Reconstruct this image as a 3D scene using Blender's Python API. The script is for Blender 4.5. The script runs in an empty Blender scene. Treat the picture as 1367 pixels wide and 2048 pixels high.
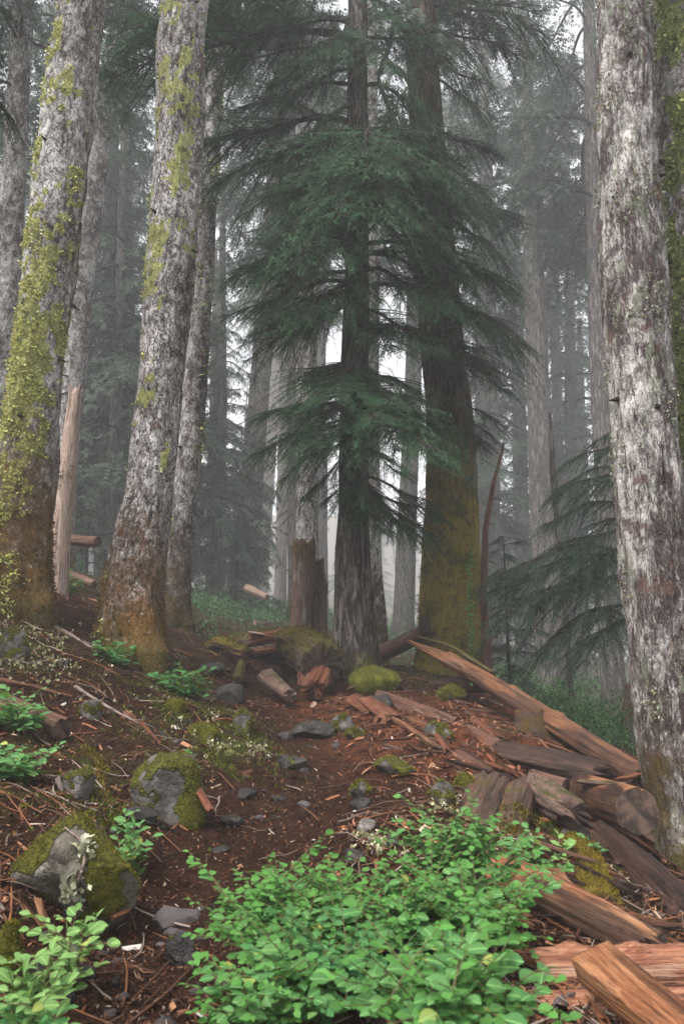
import bpy, bmesh, math, random
import numpy as np
from mathutils import Vector, Matrix

# ------------------------------------------------------------------ camera, sky, sun, exposure
SC = bpy.context.scene
W, H, F = 1367, 2048, 1480.0
PITCH = math.radians(12.0)
CAMZ = 1.0
EXPOSURE = 1.66
FOG_DENSITY = 0.0046
SUN_EL, SUN_ROT = math.radians(58), math.radians(215)

cam_d = bpy.data.cameras.new('camera')
cam = bpy.data.objects.new('camera', cam_d)
SC.collection.objects.link(cam)
cam.location = (0, 0, CAMZ)
cam.rotation_euler = (math.radians(90) + PITCH, 0, 0)
cam_d.sensor_fit = 'VERTICAL'
cam_d.sensor_height = 36.0
cam_d.lens = F / H * 36.0
cam_d.clip_start = 0.05
cam_d.clip_end = 1000
cam_d.dof.use_dof = True
cam_d.dof.focus_distance = 7.0
cam_d.dof.aperture_fstop = 5.6
SC.camera = cam

world = bpy.data.worlds.new('World')
SC.world = world
world.use_nodes = True
wn = world.node_tree
wn.nodes.clear()
sky = wn.nodes.new('ShaderNodeTexSky')
sky.sky_type = 'NISHITA'
sky.sun_disc = False
sky.sun_elevation = SUN_EL
sky.sun_rotation = SUN_ROT
sky.dust_density = 3.0
hs = wn.nodes.new('ShaderNodeHueSaturation')      # overcast: nearly colourless sky
hs.inputs['Saturation'].default_value = 0.12
bg = wn.nodes.new('ShaderNodeBackground')
bg.inputs['Strength'].default_value = 0.15
wo = wn.nodes.new('ShaderNodeOutputWorld')
wn.links.new(sky.outputs[0], hs.inputs['Color'])
wn.links.new(hs.outputs[0], bg.inputs['Color'])
wn.links.new(bg.outputs[0], wo.inputs['Surface'])

sun_d = bpy.data.lights.new('sun', 'SUN')
sun_d.energy = 1.5
sun_d.angle = math.radians(18)
sun_d.color = (1.0, 0.97, 0.93)
sun = bpy.data.objects.new('sun', sun_d)
SC.collection.objects.link(sun)
_sd = Vector((-0.50, -0.42, 1.05)).normalized()   # towards the sun: behind the camera, to its left
sun.rotation_euler = _sd.to_track_quat('Z', 'Y').to_euler()
sky.sun_elevation = math.asin(_sd.z)
sky.sun_rotation = math.atan2(_sd.x, _sd.y)

vs = SC.view_settings
vs.view_transform = 'Standard'
vs.look = 'None'
vs.exposure = EXPOSURE
vs.gamma = 1.0
vs.use_curve_mapping = False
SC.render.engine = 'CYCLES'
cy = SC.cycles
cy.use_denoising = True
cy.max_bounces = 6
cy.diffuse_bounces = 2
cy.glossy_bounces = 2
cy.transmission_bounces = 3
cy.volume_bounces = 2
cy.transparent_max_bounces = 4
cy.sample_clamp_indirect = 6.0

COL = SC.collection
R = math.radians
rng = np.random.default_rng(7)

# ------------------------------------------------------------------ pixel -> place helpers (used only to measure the place)
CP, SP = math.cos(PITCH), math.sin(PITCH)

def ray(px, py):
    x = (px - W / 2) / F
    u = -(py - H / 2) / F
    return x, CP - u * SP, SP + u * CP

def at(px, py, Y):
    dx, dy, dz = ray(px, py)
    t = Y / dy
    return Vector((dx * t, Y, CAMZ + dz * t))

def far_(Y):                     # beyond the near trees the wood stretches well back
    return Y if Y < 11 else 11 + (Y - 11) * 5.0

def mpp(py, Y):                 # metres per photo pixel at distance Y
    _, dy, _ = ray(W / 2, py)
    return Y / dy / F

# ------------------------------------------------------------------ noise
def _hash(ix, iy, iz, seed):
    h = (ix.astype(np.int64) * 374761393 + iy.astype(np.int64) * 668265263 + iz.astype(np.int64) * 1442695041 + seed * 1013904223) & 0xffffffff
    h = ((h ^ (h >> 13)) * 1274126177) & 0xffffffff
    h = h ^ (h >> 16)
    return h / 2147483648.0 - 1.0

def vnoise(p, seed=0):
    i = np.floor(p)
    f = p - i
    u = f * f * f * (f * (f * 6 - 15) + 10)
    ix, iy, iz = i[:, 0], i[:, 1], i[:, 2]
    out = 0
    for a in (0, 1):
        wx = u[:, 0] if a else 1 - u[:, 0]
        for b in (0, 1):
            wy = u[:, 1] if b else 1 - u[:, 1]
            for c in (0, 1):
                wz = u[:, 2] if c else 1 - u[:, 2]
                out = out + wx * wy * wz * _hash(ix + a, iy + b, iz + c, seed)
    return out

def fbm(p, oct=4, seed=0, gain=0.5, lac=2.03):
    a, s, o = 1.0, 0, 0
    for k in range(oct):
        o = o + a * vnoise(p * lac ** k + k * 17.3, seed + k)
        s += a
        a *= gain
    return o / s

# ------------------------------------------------------------------ mesh helpers
def mk_mesh(name, V, Q=None, T=None, smooth=True, mats=(), cols=None):
    V = np.asarray(V, dtype=np.float32).reshape(-1, 3)
    Q = np.zeros((0, 4), np.int32) if Q is None or len(Q) == 0 else np.asarray(Q, np.int32).reshape(-1, 4)
    T = np.zeros((0, 3), np.int32) if T is None or len(T) == 0 else np.asarray(T, np.int32).reshape(-1, 3)
    me = bpy.data.meshes.new(name)
    me.vertices.add(len(V))
    me.vertices.foreach_set('co', V.ravel())
    me.loops.add(len(Q) * 4 + len(T) * 3)
    me.loops.foreach_set('vertex_index', np.concatenate([Q.ravel(), T.ravel()]))
    me.polygons.add(len(Q) + len(T))
    st = np.concatenate([np.arange(len(Q)) * 4, len(Q) * 4 + np.arange(len(T)) * 3]).astype(np.int32)
    me.polygons.foreach_set('loop_start', st)
    me.polygons.foreach_set('use_smooth', np.full(len(Q) + len(T), smooth, dtype=bool))
    for m in mats:
        me.materials.append(m)
    if cols is not None:
        for an, arr in cols.items():
            at_ = me.attributes.new(an, 'FLOAT_COLOR', 'POINT')
            c4 = np.ones((len(V), 4), np.float32)
            c4[:, :3] = np.asarray(arr).reshape(len(V), -1)
            at_.data.foreach_set('color', c4.ravel())
    me.update(calc_edges=True)
    return me

class MB:
    def __init__(s):
        s.v, s.q, s.t, s.c, s.n = [], [], [], [], 0
    def add(s, V, Q=None, T=None, C=None):
        V = np.asarray(V, float).reshape(-1, 3)
        s.v.append(V)
        if Q is not None and len(Q): s.q.append(np.asarray(Q).reshape(-1, 4) + s.n)
        if T is not None and len(T): s.t.append(np.asarray(T).reshape(-1, 3) + s.n)
        if C is not None: s.c.append(np.broadcast_to(np.asarray(C, float), V.shape))
        s.n += len(V)
    def mesh(s, name, mats=(), smooth=True):
        V = np.concatenate(s.v) if s.v else np.zeros((0, 3))
        return mk_mesh(name, V, np.concatenate(s.q) if s.q else None, np.concatenate(s.t) if s.t else None, smooth, mats,
                       {'col': np.concatenate(s.c)} if s.c else None)

def link(name, data, parent=None, mat=None):
    o = bpy.data.objects.new(name, data)
    COL.objects.link(o)
    if parent is not None: o.parent = parent
    if mat is not None: o.matrix_local = mat
    return o

def tag(o, label=None, cat=None, group=None, kind=None):
    if label: o['label'] = label
    if cat: o['category'] = cat
    if group: o['group'] = group
    if kind: o['kind'] = kind
    return o

def tube(P, r, nseg=6, cap=True):
    P = np.asarray(P, float); n = len(P)
    r = np.broadcast_to(np.asarray(r, float), (n,))
    Tn = np.gradient(P, axis=0)
    Tn /= np.linalg.norm(Tn, axis=1, keepdims=True) + 1e-9
    ref = np.array([0, 0, 1.0]) if abs(Tn[:, 2]).mean() < 0.8 else np.array([1.0, 0, 0])
    S = np.cross(Tn, ref); S /= np.linalg.norm(S, axis=1, keepdims=True) + 1e-9
    U = np.cross(S, Tn)
    th = np.arange(nseg) / nseg * 2 * np.pi
    V = P[:, None, :] + r[:, None, None] * (np.cos(th)[None, :, None] * S[:, None, :] + np.sin(th)[None, :, None] * U[:, None, :])
    return V.reshape(-1, 3), grid_q(n, nseg)

def grid_q(n, m, wrap=True):
    i = np.arange(n - 1)[:, None]
    j = np.arange(m if wrap else m - 1)[None, :]
    j2 = (j + 1) % m
    return np.stack([i * m + j, i * m + j2, (i + 1) * m + j2, (i + 1) * m + j], -1).reshape(-1, 4)

# ------------------------------------------------------------------ materials
class NT:
    def __init__(s, name):
        s.m = bpy.data.materials.new(name); s.m.use_nodes = True
        s.t = s.m.node_tree; s.t.nodes.clear()
        s.out = s.t.nodes.new('ShaderNodeOutputMaterial')
        s.tc = s.t.nodes.new('ShaderNodeTexCoord')
        s.obj = s.tc.outputs['Object']
    def nd(s, typ, **kw):
        n = s.t.nodes.new(typ)
        for k, v in kw.items(): setattr(n, k, v)
        return n
    def put(s, sock, v):
        if isinstance(v, bpy.types.NodeSocket): s.t.links.new(v, sock)
        elif v is not None:
            if sock.type == 'RGBA' and not isinstance(v, (int, float)) and len(v) == 3: v = (*v, 1)
            sock.default_value = v
    def mapv(s, scale, vec=None, loc=(0, 0, 0)):
        n = s.nd('ShaderNodeMapping'); s.put(n.inputs['Vector'], vec or s.obj)
        n.inputs['Scale'].default_value = scale; n.inputs['Location'].default_value = loc
        return n.outputs[0]
    def noise(s, scale, detail=4, rough=0.55, vec=None, dist=0.0):
        n = s.nd('ShaderNodeTexNoise'); s.put(n.inputs['Vector'], vec or s.obj)
        n.inputs['Scale'].default_value = scale; n.inputs['Detail'].default_value = detail
        n.inputs['Roughness'].default_value = rough; n.inputs['Distortion'].default_value = dist
        return n.outputs['Fac']
    def voro(s, scale, vec=None, feature='F1', rnd=1.0):
        n = s.nd('ShaderNodeTexVoronoi', feature=feature); s.put(n.inputs['Vector'], vec or s.obj)
        n.inputs['Scale'].default_value = scale; n.inputs['Randomness'].default_value = rnd
        return n.outputs['Distance']
    def ramp(s, fac, stops):
        n = s.nd('ShaderNodeValToRGB'); s.put(n.inputs[0], fac)
        el = n.color_ramp.elements
        while len(el) < len(stops): el.new(0.5)
        for e, (p, c) in zip(el, stops):
            e.position = p
            e.color = (c, c, c, 1) if isinstance(c, (int, float)) else (*c, 1)
        return n.outputs[0]
    def mix(s, fac, a, b, mode='MIX'):
        n = s.nd('ShaderNodeMix', data_type='RGBA', blend_type=mode)
        s.put(n.inputs[0], fac); s.put(n.inputs[6], a); s.put(n.inputs[7], b)
        return n.outputs[2]
    def math(s, op, a, b=0.0, c=0.0, clamp=False):
        n = s.nd('ShaderNodeMath', operation=op, use_clamp=clamp)
        s.put(n.inputs[0], a); s.put(n.inputs[1], b); s.put(n.inputs[2], c)
        return n.outputs[0]
    def step(s, v, lo, hi):
        n = s.nd('ShaderNodeMapRange', interpolation_type='SMOOTHSTEP')
        s.put(n.inputs[0], v); n.inputs[1].default_value = lo; n.inputs[2].default_value = hi
        return n.outputs[0]
    def xyz(s, vec):
        n = s.nd('ShaderNodeSeparateXYZ'); s.put(n.inputs[0], vec); return n.outputs
    def attr(s, name):
        n = s.nd('ShaderNodeAttribute', attribute_name=name); return n.outputs['Color']
    def rand(s):
        return s.nd('ShaderNodeObjectInfo').outputs['Random']
    def normal(s):
        return s.xyz(s.nd('ShaderNodeNewGeometry').outputs['Normal'])
    def pos(s):
        return s.nd('ShaderNodeNewGeometry').outputs['Position']
    def bump(s, h, strength=0.6, dist=0.02):
        n = s.nd('ShaderNodeBump'); s.put(n.inputs['Height'], h)
        n.inputs['Strength'].default_value = strength; n.inputs['Distance'].default_value = dist
        return n.outputs[0]
    def done(s, col, rough=0.8, nrm=None, spec=0.4, trans=0.0, tcol=None):
        b = s.nd('ShaderNodeBsdfPrincipled')
        s.put(b.inputs['Base Color'], col); s.put(b.inputs['Roughness'], rough)
        s.put(b.inputs['Specular IOR Level'], spec)
        if nrm is not None: s.put(b.inputs['Normal'], nrm)
        o = b.outputs[0]
        if trans:
            t = s.nd('ShaderNodeBsdfTranslucent'); s.put(t.inputs[0], tcol or col)
            x = s.nd('ShaderNodeMixShader'); x.inputs[0].default_value = trans
            s.t.links.new(o, x.inputs[1]); s.t.links.new(t.outputs[0], x.inputs[2]); o = x.outputs[0]
        s.t.links.new(o, s.out.inputs['Surface'])
        return s.m

def bark_silver(name, pale=0.5, moss_h=1.2, moss_col=(0.16, 0.075, 0.022), moss2=(0.11, 0.085, 0.018), tint=(1, 1, 1), moss_soft=0.5,
                vstretch=0.55, spots=0.0, mid=(0.19, 0.165, 0.152), crs=24, cramt=0.7, crm=0.46, lich=None):
    n = NT(name)
    v = n.mapv((1, 1, vstretch))
    big = n.noise(2.2, 3, 0.6, v)
    mid_n = n.noise(13, 5, 0.75, v, 0.5)
    fine = n.noise(48, 4, 0.75, v, 0.6)
    crk_v = n.mapv((1, 1, 0.5 if crs < 30 else 0.22))
    dn = n.nd('ShaderNodeTexNoise'); n.put(dn.inputs['Vector'], n.obj); dn.inputs['Scale'].default_value = 14; dn.inputs['Detail'].default_value = 4
    dv = n.nd('ShaderNodeVectorMath', operation='SCALE'); n.put(dv.inputs[0], dn.outputs['Color']); dv.inputs['Scale'].default_value = 0.16
    av = n.nd('ShaderNodeVectorMath', operation='ADD'); n.put(av.inputs[0], crk_v); n.put(av.inputs[1], dv.outputs[0])
    cr = n.voro(crs, av.outputs[0], 'DISTANCE_TO_EDGE')
    crk = n.math('MAXIMUM', n.step(cr, 0.0, 0.10), n.step(n.noise(8, 3, 0.6), crm, crm + 0.15))
    f = n.math('ADD', n.math('MULTIPLY', big, 0.42), n.math('ADD', n.math('MULTIPLY', mid_n, 0.55), n.math('MULTIPLY', fine, 0.43)))
    f = n.step(f, 0.60 + (0.5 - pale) * 0.3, 0.80 + (0.5 - pale) * 0.3)
    pc = tuple(a * b for a, b in zip((0.52, 0.495, 0.475), tint))
    col = n.ramp(f, [(0.0, (0.055, 0.040, 0.036)), (0.3, mid), (0.62, tuple(c * 0.72 for c in pc)), (1.0, pc)])
    col = n.mix(n.math('MULTIPLY', n.step(n.noise(5.5, 3, 0.6), 0.6, 0.68), 0.75), col, (0.11, 0.055, 0.04))
    col = n.mix(n.math('MULTIPLY', n.math('SUBTRACT', 1.0, crk), cramt), col, (0.035, 0.026, 0.024))
    if spots:
        col = n.mix(n.math('MULTIPLY', n.step(n.noise(11, 4, 0.7, v), 0.56, 0.62), spots), col, (0.22, 0.24, 0.17))
        col = n.mix(n.math('MULTIPLY', n.step(n.noise(4.3, 4, 0.7, v), 0.66, 0.70), 0.8), col, (0.30, 0.20, 0.08))
    if lich:
        lm = n.step(n.math('ADD', n.xyz(n.attr('lich'))[0], n.math('MULTIPLY', n.math('SUBTRACT', n.noise(30, 4, 0.7), 0.5), 0.8)), 0.35, 0.65)
        col = n.mix(n.math('MULTIPLY', lm, 0.9), col, n.mix(n.noise(55, 4, 0.75), tuple(c * 0.45 for c in lich), tuple(c * 1.2 for c in lich)))
    z = n.xyz(n.obj)[2]
    mh = n.math('ADD', z, n.math('MULTIPLY', n.math('SUBTRACT', n.noise(3.0, 6, 0.75), 0.5), -3.6))
    mm = n.math('SUBTRACT', 1.0, n.step(mh, moss_h - moss_soft, moss_h + moss_soft))
    mm = n.math('MULTIPLY', mm, n.step(n.noise(17, 3, 0.7), 0.25, 0.42))
    mc = n.mix(n.step(n.math('ADD', z, n.math('MULTIPLY', n.noise(4, 3), 1.0)), 0.3, 1.2), moss2, moss_col)
    mc = n.mix(n.noise(60, 3, 0.7), mc, (0.05, 0.03, 0.012))
    col = n.mix(mm, col, mc)
    h = n.math('ADD', n.math('MULTIPLY', f, 0.5), n.math('ADD', n.math('MULTIPLY', crk, 0.8), n.math('MULTIPLY', n.noise(70, 3, 0.7), 0.35)))
    return n.done(col, 0.75, n.bump(h, 1.0, 0.025), 0.12)

def bark_ridged(name, dark=(0.028, 0.021, 0.019), light=(0.15, 0.12, 0.11), moss=(0.12, 0.07, 0.012), moss_h=-9, moss_soft=0.6, moss_amt=1.0, flecks=0.5, rs=20):
    n = NT(name)
    v = n.mapv((1, 1, 0.16))
    rid = n.noise(rs, 4, 0.6, v, 0.8)
    f = n.step(rid, 0.40, 0.62)
    col = n.ramp(f, [(0, dark), (0.6, tuple((a + b) / 2 for a, b in zip(dark, light))), (1, light)])
    col = n.mix(n.math('MULTIPLY', n.step(n.noise(38, 3, 0.7, n.mapv((1, 1, 0.5))), 0.60, 0.68), flecks), col, (0.42, 0.39, 0.37))
    z = n.xyz(n.obj)[2]
    mh = n.math('ADD', z, n.math('MULTIPLY', n.math('SUBTRACT', n.noise(1.8, 5, 0.7), 0.5), -3.0))
    mm = n.math('SUBTRACT', 1.0, n.step(mh, moss_h - moss_soft, moss_h + moss_soft))
    mm = n.math('MULTIPLY', mm, n.math('MULTIPLY', n.step(n.noise(14, 4, 0.7), 0.3, 0.5), moss_amt))
    mc = n.mix(n.noise(50, 3, 0.7), moss, tuple(c * 0.35 for c in moss))
    mc = n.mix(n.step(n.noise(2.5, 3), 0.5, 0.65), mc, (0.075, 0.085, 0.012))
    col = n.mix(mm, col, mc)
    h = n.math('ADD', f, n.math('MULTIPLY', n.noise(60, 3, 0.7), 0.4))
    return n.done(col, 0.8, n.bump(h, 1.0, 0.03), 0.10)

def wood(name, a, b, dark=(0.03, 0.016, 0.012), pale=None, dark_amt=0.5, rough=0.45, moss=None, moss_lo=0.5, grain=58, spec=0.28, black=0.0):
    n = NT(name)
    a = (a[0] * 0.68, a[1] * 0.58, a[2] * 0.54); b = (b[0] * 0.74, b[1] * 0.64, b[2] * 0.58); dark = tuple(c * 0.6 for c in dark)
    if pale: pale = tuple(c * 0.85 for c in pale)
    v = n.mapv((0.06, 1, 1))
    g = n.noise(grain, 5, 0.7, v, 0.3)
    g2 = n.noise(grain * 3.5, 3, 0.6, v)
    col = n.mix(n.step(g, 0.36, 0.64), a, b)
    if pale: col = n.mix(n.math('MULTIPLY', n.step(n.noise(7, 4, 0.6, n.mapv((0.25, 1, 1))), 0.56, 0.68), 0.6 if sum(pale) > 1.3 else 0.35), col, pale)
    pat = n.noise(6.5, 4, 0.65, n.mapv((0.22, 1, 1), loc=(3, 1, 5)))
    col = n.mix(n.math('MULTIPLY', n.step(pat, 0.52, 0.66), dark_amt), col, dark)
    col = n.mix(n.math('MULTIPLY', n.step(g2, 0.54, 0.68), 0.8), col, dark)
    col = n.mix(n.math('MULTIPLY', n.step(n.noise(22, 4, 0.6, n.mapv((0.05, 1, 1), loc=(2, 8, 3)), 0.4), 0.56, 0.62), 0.65), col, dark)
    col = n.mix(n.math('MULTIPLY', n.step(n.noise(30, 4, 0.7, n.mapv((0.3, 1, 1), loc=(1, 4, 2))), 0.58, 0.72), 0.5), col, tuple(min(1, x * 1.5) for x in b))
    if black: col = n.mix(n.math('MULTIPLY', n.step(n.noise(4.5, 3, 0.5, n.mapv((0.3, 1, 1), loc=(9, 2, 1))), 0.52, 0.60), black), col, (0.012, 0.011, 0.012))
    rr = n.math('ADD', rough - 0.08, n.math('MULTIPLY', n.noise(12, 3, 0.6), 0.3), clamp=True)
    if moss:
        nz = n.normal()[2]
        mk = n.step(n.math('ADD', n.math('MULTIPLY', nz, 0.45), n.noise(6, 5, 0.7)), moss_lo, moss_lo + 0.22)
        mc = n.mix(n.noise(55, 3, 0.7), moss, tuple(c * 0.4 for c in moss))
        col = n.mix(mk, col, mc)
        rr = n.math('ADD', rr, n.math('MULTIPLY', mk, 0.45), clamp=True)
    h = n.math('ADD', g, n.math('ADD', n.math('MULTIPLY', g2, 0.6), n.math('MULTIPLY', n.noise(90, 2, 0.6), 0.15)))
    if sum(b) < 0.35: spec = min(spec, 0.22)
    return n.done(col, rr, n.bump(h, 1.0, 0.018), spec)

def rock_mat(name, base=(0.16, 0.15, 0.14), dark=(0.05, 0.047, 0.047), moss_amt=0.6, moss=(0.085, 0.085, 0.012), pale=(0.42, 0.4, 0.36), pale_amt=0.6, rough=0.65, layers=0):
    n = NT(name)
    f = n.noise(7, 5, 0.65)
    col = n.mix(n.step(f, 0.35, 0.65), dark, base)
    if layers:
        col = n.mix(n.math('MULTIPLY', n.step(n.noise(9, 3, 0.6, n.mapv((0.6, 1, 6))), 0.5, 0.6), 0.6), col, dark)
    col = n.mix(n.math('MULTIPLY', n.step(n.noise(11, 5, 0.7, n.mapv((1, 1, 1), loc=(4, 7, 2))), 0.56, 0.66), pale_amt), col, pale)
    mk = n.step(n.math('ADD', n.xyz(n.attr('col'))[0], n.math('MULTIPLY', n.math('SUBTRACT', n.noise(30, 5, 0.75), 0.5), 1.3)), 0.32, 0.62)
    mc = n.mix(n.step(n.noise(70, 3, 0.7), 0.35, 0.65), tuple(c * 0.3 for c in moss), moss)
    mc = n.mix(n.step(n.noise(5, 3), 0.5, 0.7), mc, tuple(c * 1.5 for c in moss))
    col = n.mix(mk, col, mc)
    col = n.mix(n.math('MULTIPLY', n.step(n.noise(90, 4, 0.75), 0.52, 0.66), n.math('MULTIPLY', n.math('SUBTRACT', 1.0, mk), 0.55)), col, dark)
    h = n.math('ADD', n.math('ADD', f, n.math('MULTIPLY', n.noise(45, 4, 0.7), 0.6)), n.math('MULTIPLY', mk, n.math('ADD', 0.4, n.math('MULTIPLY', n.noise(120, 2, 0.6), 0.9))))
    return n.done(col, n.math('ADD', rough, n.math('MULTIPLY', mk, 0.3), clamp=True), n.bump(h, 1.0, 0.03), 0.22)

def attr_mat(name, rough=0.7, trans=0.0, spec=0.3, vary=0.0, tmul=None):
    n = NT(name)
    c = n.attr('col')
    if vary: c = n.mix(n.noise(3.0, 3, 0.6, n.pos()), c, n.mix(1.0, c, (1 - vary, 1 - vary * 0.6, 1 - vary), 'MULTIPLY'))
    return n.done(c, rough, None, spec, trans)

def leaf_mat(name, a, b, rough=0.35, trans=0.3):
    n = NT(name)
    c = n.mix(n.rand(), a, b)
    c = n.mix(n.math('MULTIPLY', n.noise(9, 3, 0.6, n.pos()), 0.8), c, tuple(x * 0.62 for x in a))
    c = n.mix(n.step(n.rand(), 0.955, 0.965), c, (0.34, 0.36, 0.09))
    c = n.mix(n.math('MULTIPLY', n.step(n.noise(60, 3, 0.6, n.pos()), 0.66, 0.72), 0.6), c, (0.14, 0.11, 0.04))
    y = n.math('ABSOLUTE', n.xyz(n.obj)[1])
    c = n.mix(n.math('SUBTRACT', 1.0, n.step(y, 0.0, 0.035)), c, tuple(min(1, x * 1.5) for x in b))
    return n.done(c, 0.5, n.bump(n.noise(14, 2, 0.5), 0.25, 0.05), 0.16, trans, n.mix(0.5, c, (0.2, 0.4, 0.03)))

def needle_mat(name, a, b, trans=0.25):
    n = NT(name)
    c = n.mix(n.step(n.noise(5.5, 3, 0.6, n.pos()), 0.35, 0.65), a, b)
    return n.done(c, 0.6, None, 0.10, trans)

M = {}
M['bark_left'] = bark_silver('lichen_bark_a', 0.56, 1.25, (0.21, 0.105, 0.03), (0.15, 0.11, 0.025), moss_soft=0.9, lich=(0.40, 0.41, 0.13))
M['bark_plate'] = bark_silver('lichen_bark_b', 0.57, 0.85, (0.25, 0.10, 0.028), (0.19, 0.135, 0.025), moss_soft=0.7, lich=(0.40, 0.41, 0.13), tint=(1, 0.98, 0.98), crs=19, cramt=0.9, crm=0.52)
M['bark_right'] = bark_silver('lichen_bark_c', 0.45, 0.45, (0.15, 0.10, 0.025), (0.11, 0.10, 0.02), spots=0.7, vstretch=0.32, tint=(1.04, 1.02, 1.0), mid=(0.2, 0.165, 0.16), crs=40, cramt=0.55)
M['bark_fork'] = bark_silver('mossy_fork_bark', 0.5, 0.8, (0.14, 0.13, 0.03), (0.10, 0.12, 0.025), spots=0.8, lich=(0.20, 0.24, 0.06))
M['bark_thin'] = bark_silver('thin_lichen_bark', 0.46, 0.7, (0.12, 0.075, 0.03), (0.1, 0.08, 0.025))
M['bark_white'] = bark_silver('white_lichen_bark', 0.55, 0.9, (0.10, 0.065, 0.025), (0.10, 0.08, 0.02), tint=(1.1, 1.1, 1.1))
M['bark_hemlock'] = bark_ridged('hemlock_bark', (0.030, 0.024, 0.021), (0.165, 0.135, 0.12), (0.10, 0.06, 0.02), 0.15, 0.3, 0.7)
M['bark_big'] = bark_ridged('mossy_big_bark', (0.030, 0.018, 0.014), (0.12, 0.075, 0.06), (0.29, 0.215, 0.03), 2.5, 0.9, 1.0, 0.15, 15)
M['bark_far'] = bark_ridged('haze_lightened_bark', (0.07, 0.062, 0.06), (0.20, 0.176, 0.165), (0.09, 0.075, 0.03), 0.5, 0.5, 0.7, 0.4, 18)  # background bark lightened in colour to suggest fading in fog
M['bark_far_pale'] = bark_ridged('haze_lightened_pale_bark', (0.10, 0.085, 0.078), (0.24, 0.20, 0.18), (0.09, 0.075, 0.03), 0.3, 0.4, 0.6, 0.3, 18)  # paler trunks, the same fog fade put into their colour
M['limb'] = bark_ridged('limb_bark', (0.02, 0.016, 0.014), (0.06, 0.05, 0.045), flecks=0.2, rs=40)
M['snag'] = wood('snag_wood', (0.36, 0.25, 0.19), (0.46, 0.36, 0.29), (0.10, 0.055, 0.035), (0.46, 0.41, 0.36), 0.5, 0.75)
M['snag_red'] = wood('snag_red_wood', (0.15, 0.075, 0.055), (0.23, 0.14, 0.11), (0.05, 0.025, 0.02), (0.3, 0.22, 0.19), 0.5, 0.75)
M['rot_mossy'] = wood('mossy_rotten_wood', (0.10, 0.062, 0.045), (0.14, 0.10, 0.08), (0.03, 0.02, 0.016), (0.28, 0.25, 0.23), 0.5, 0.8, (0.12, 0.075, 0.015), 0.55)
M['log_mossy'] = wood('mossy_log_bark', (0.10, 0.065, 0.05), (0.14, 0.11, 0.095), (0.025, 0.018, 0.016), (0.3, 0.27, 0.25), 0.5, 0.75, (0.105, 0.085, 0.014), 0.62)
M['log_moss_yellow'] = wood('yellow_mossy_log', (0.10, 0.05, 0.032), (0.15, 0.09, 0.06), (0.025, 0.016, 0.014), None, 0.5, 0.7, (0.17, 0.125, 0.014), 0.5)
M['plank_moss'] = wood('patchy_mossy_plank', (0.08, 0.05, 0.037), (0.15, 0.105, 0.084), (0.02, 0.014, 0.012), (0.3, 0.13, 0.06), 0.6, 0.5, (0.10, 0.085, 0.016), 0.97)
M['orange'] = wood('wet_orange_wood', (0.30, 0.125, 0.06), (0.56, 0.30, 0.16), (0.06, 0.026, 0.016), (0.52, 0.30, 0.17), 0.6, 0.30, black=0.8)
M['orange_dry'] = wood('orange_split_wood', (0.20, 0.085, 0.040), (0.34, 0.17, 0.09), (0.045, 0.024, 0.018), (0.36, 0.22, 0.13), 0.55, 0.5, black=0.6)
M['pale_red'] = wood('pale_red_wet_wood', (0.36, 0.15, 0.085), (0.60, 0.33, 0.21), (0.08, 0.03, 0.02), (0.74, 0.52, 0.37), 0.5, 0.28, black=0.4)
M['brown'] = wood('brown_wet_wood', (0.13, 0.065, 0.045), (0.23, 0.13, 0.095), (0.03, 0.018, 0.015), (0.33, 0.22, 0.17), 0.5, 0.4)
M['dark'] = wood('dark_rotten_wood', (0.045, 0.025, 0.020), (0.085, 0.05, 0.038), (0.015, 0.011, 0.010), (0.15, 0.09, 0.07), 0.6, 0.5)
M['grey'] = wood('grey_brown_wood', (0.15, 0.10, 0.085), (0.25, 0.18, 0.155), (0.03, 0.02, 0.018), (0.34, 0.18, 0.11), 0.55, 0.5, (0.07, 0.07, 0.015), 0.85)
M['rot_red'] = wood('red_rotten_wood', (0.155, 0.052, 0.028), (0.26, 0.108, 0.06), (0.045, 0.018, 0.012), (0.36, 0.20, 0.115), 0.6, 0.6)
M['pale_stick'] = wood('bleached_stick_wood', (0.34, 0.28, 0.25), (0.50, 0.45, 0.42), (0.10, 0.07, 0.06), None, 0.5, 0.7)
M['beam_side'] = wood('grey_weathered_beam_side', (0.14, 0.115, 0.10), (0.28, 0.24, 0.21), (0.04, 0.03, 0.028), None, 0.4, 0.6)
_n = NT('sawn_end_grain')
_o = _n.xyz(_n.obj)
_r = _n.math('SQRT', _n.math('ADD', _n.math('POWER', _o[1], 2.0), _n.math('POWER', _o[2], 2.0)))
_ring = _n.math('SINE', _n.math('ADD', _n.math('MULTIPLY', _r, 420.0), _n.math('MULTIPLY', _n.noise(14, 4), 22.0)))
_c = _n.mix(_n.step(_n.noise(11, 5, 0.7), 0.4, 0.62), (0.03, 0.019, 0.015), (0.125, 0.078, 0.058))
_c = _n.mix(_n.math('MULTIPLY', _n.step(_ring, 0.3, 1.0), 0.06), _c, (0.05, 0.03, 0.022))
M['end'] = _n.done(_c, 0.7, _n.bump(_n.noise(60, 4, 0.7), 0.6, 0.008), 0.3)
M['rock_lichen'] = rock_mat('mossy_boulder', (0.16, 0.14, 0.11), (0.055, 0.045, 0.036), 0.66, (0.12, 0.115, 0.014), (0.40, 0.38, 0.33), 0.45)
M['rock_half'] = rock_mat('half_mossy_rock', (0.14, 0.125, 0.11), (0.045, 0.039, 0.036), 0.64, (0.12, 0.12, 0.017), pale_amt=0.25)
M['rock_moss'] = rock_mat('moss_covered_rock', (0.15, 0.14, 0.13), (0.06, 0.055, 0.05), 1.05, (0.14, 0.145, 0.012))
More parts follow.
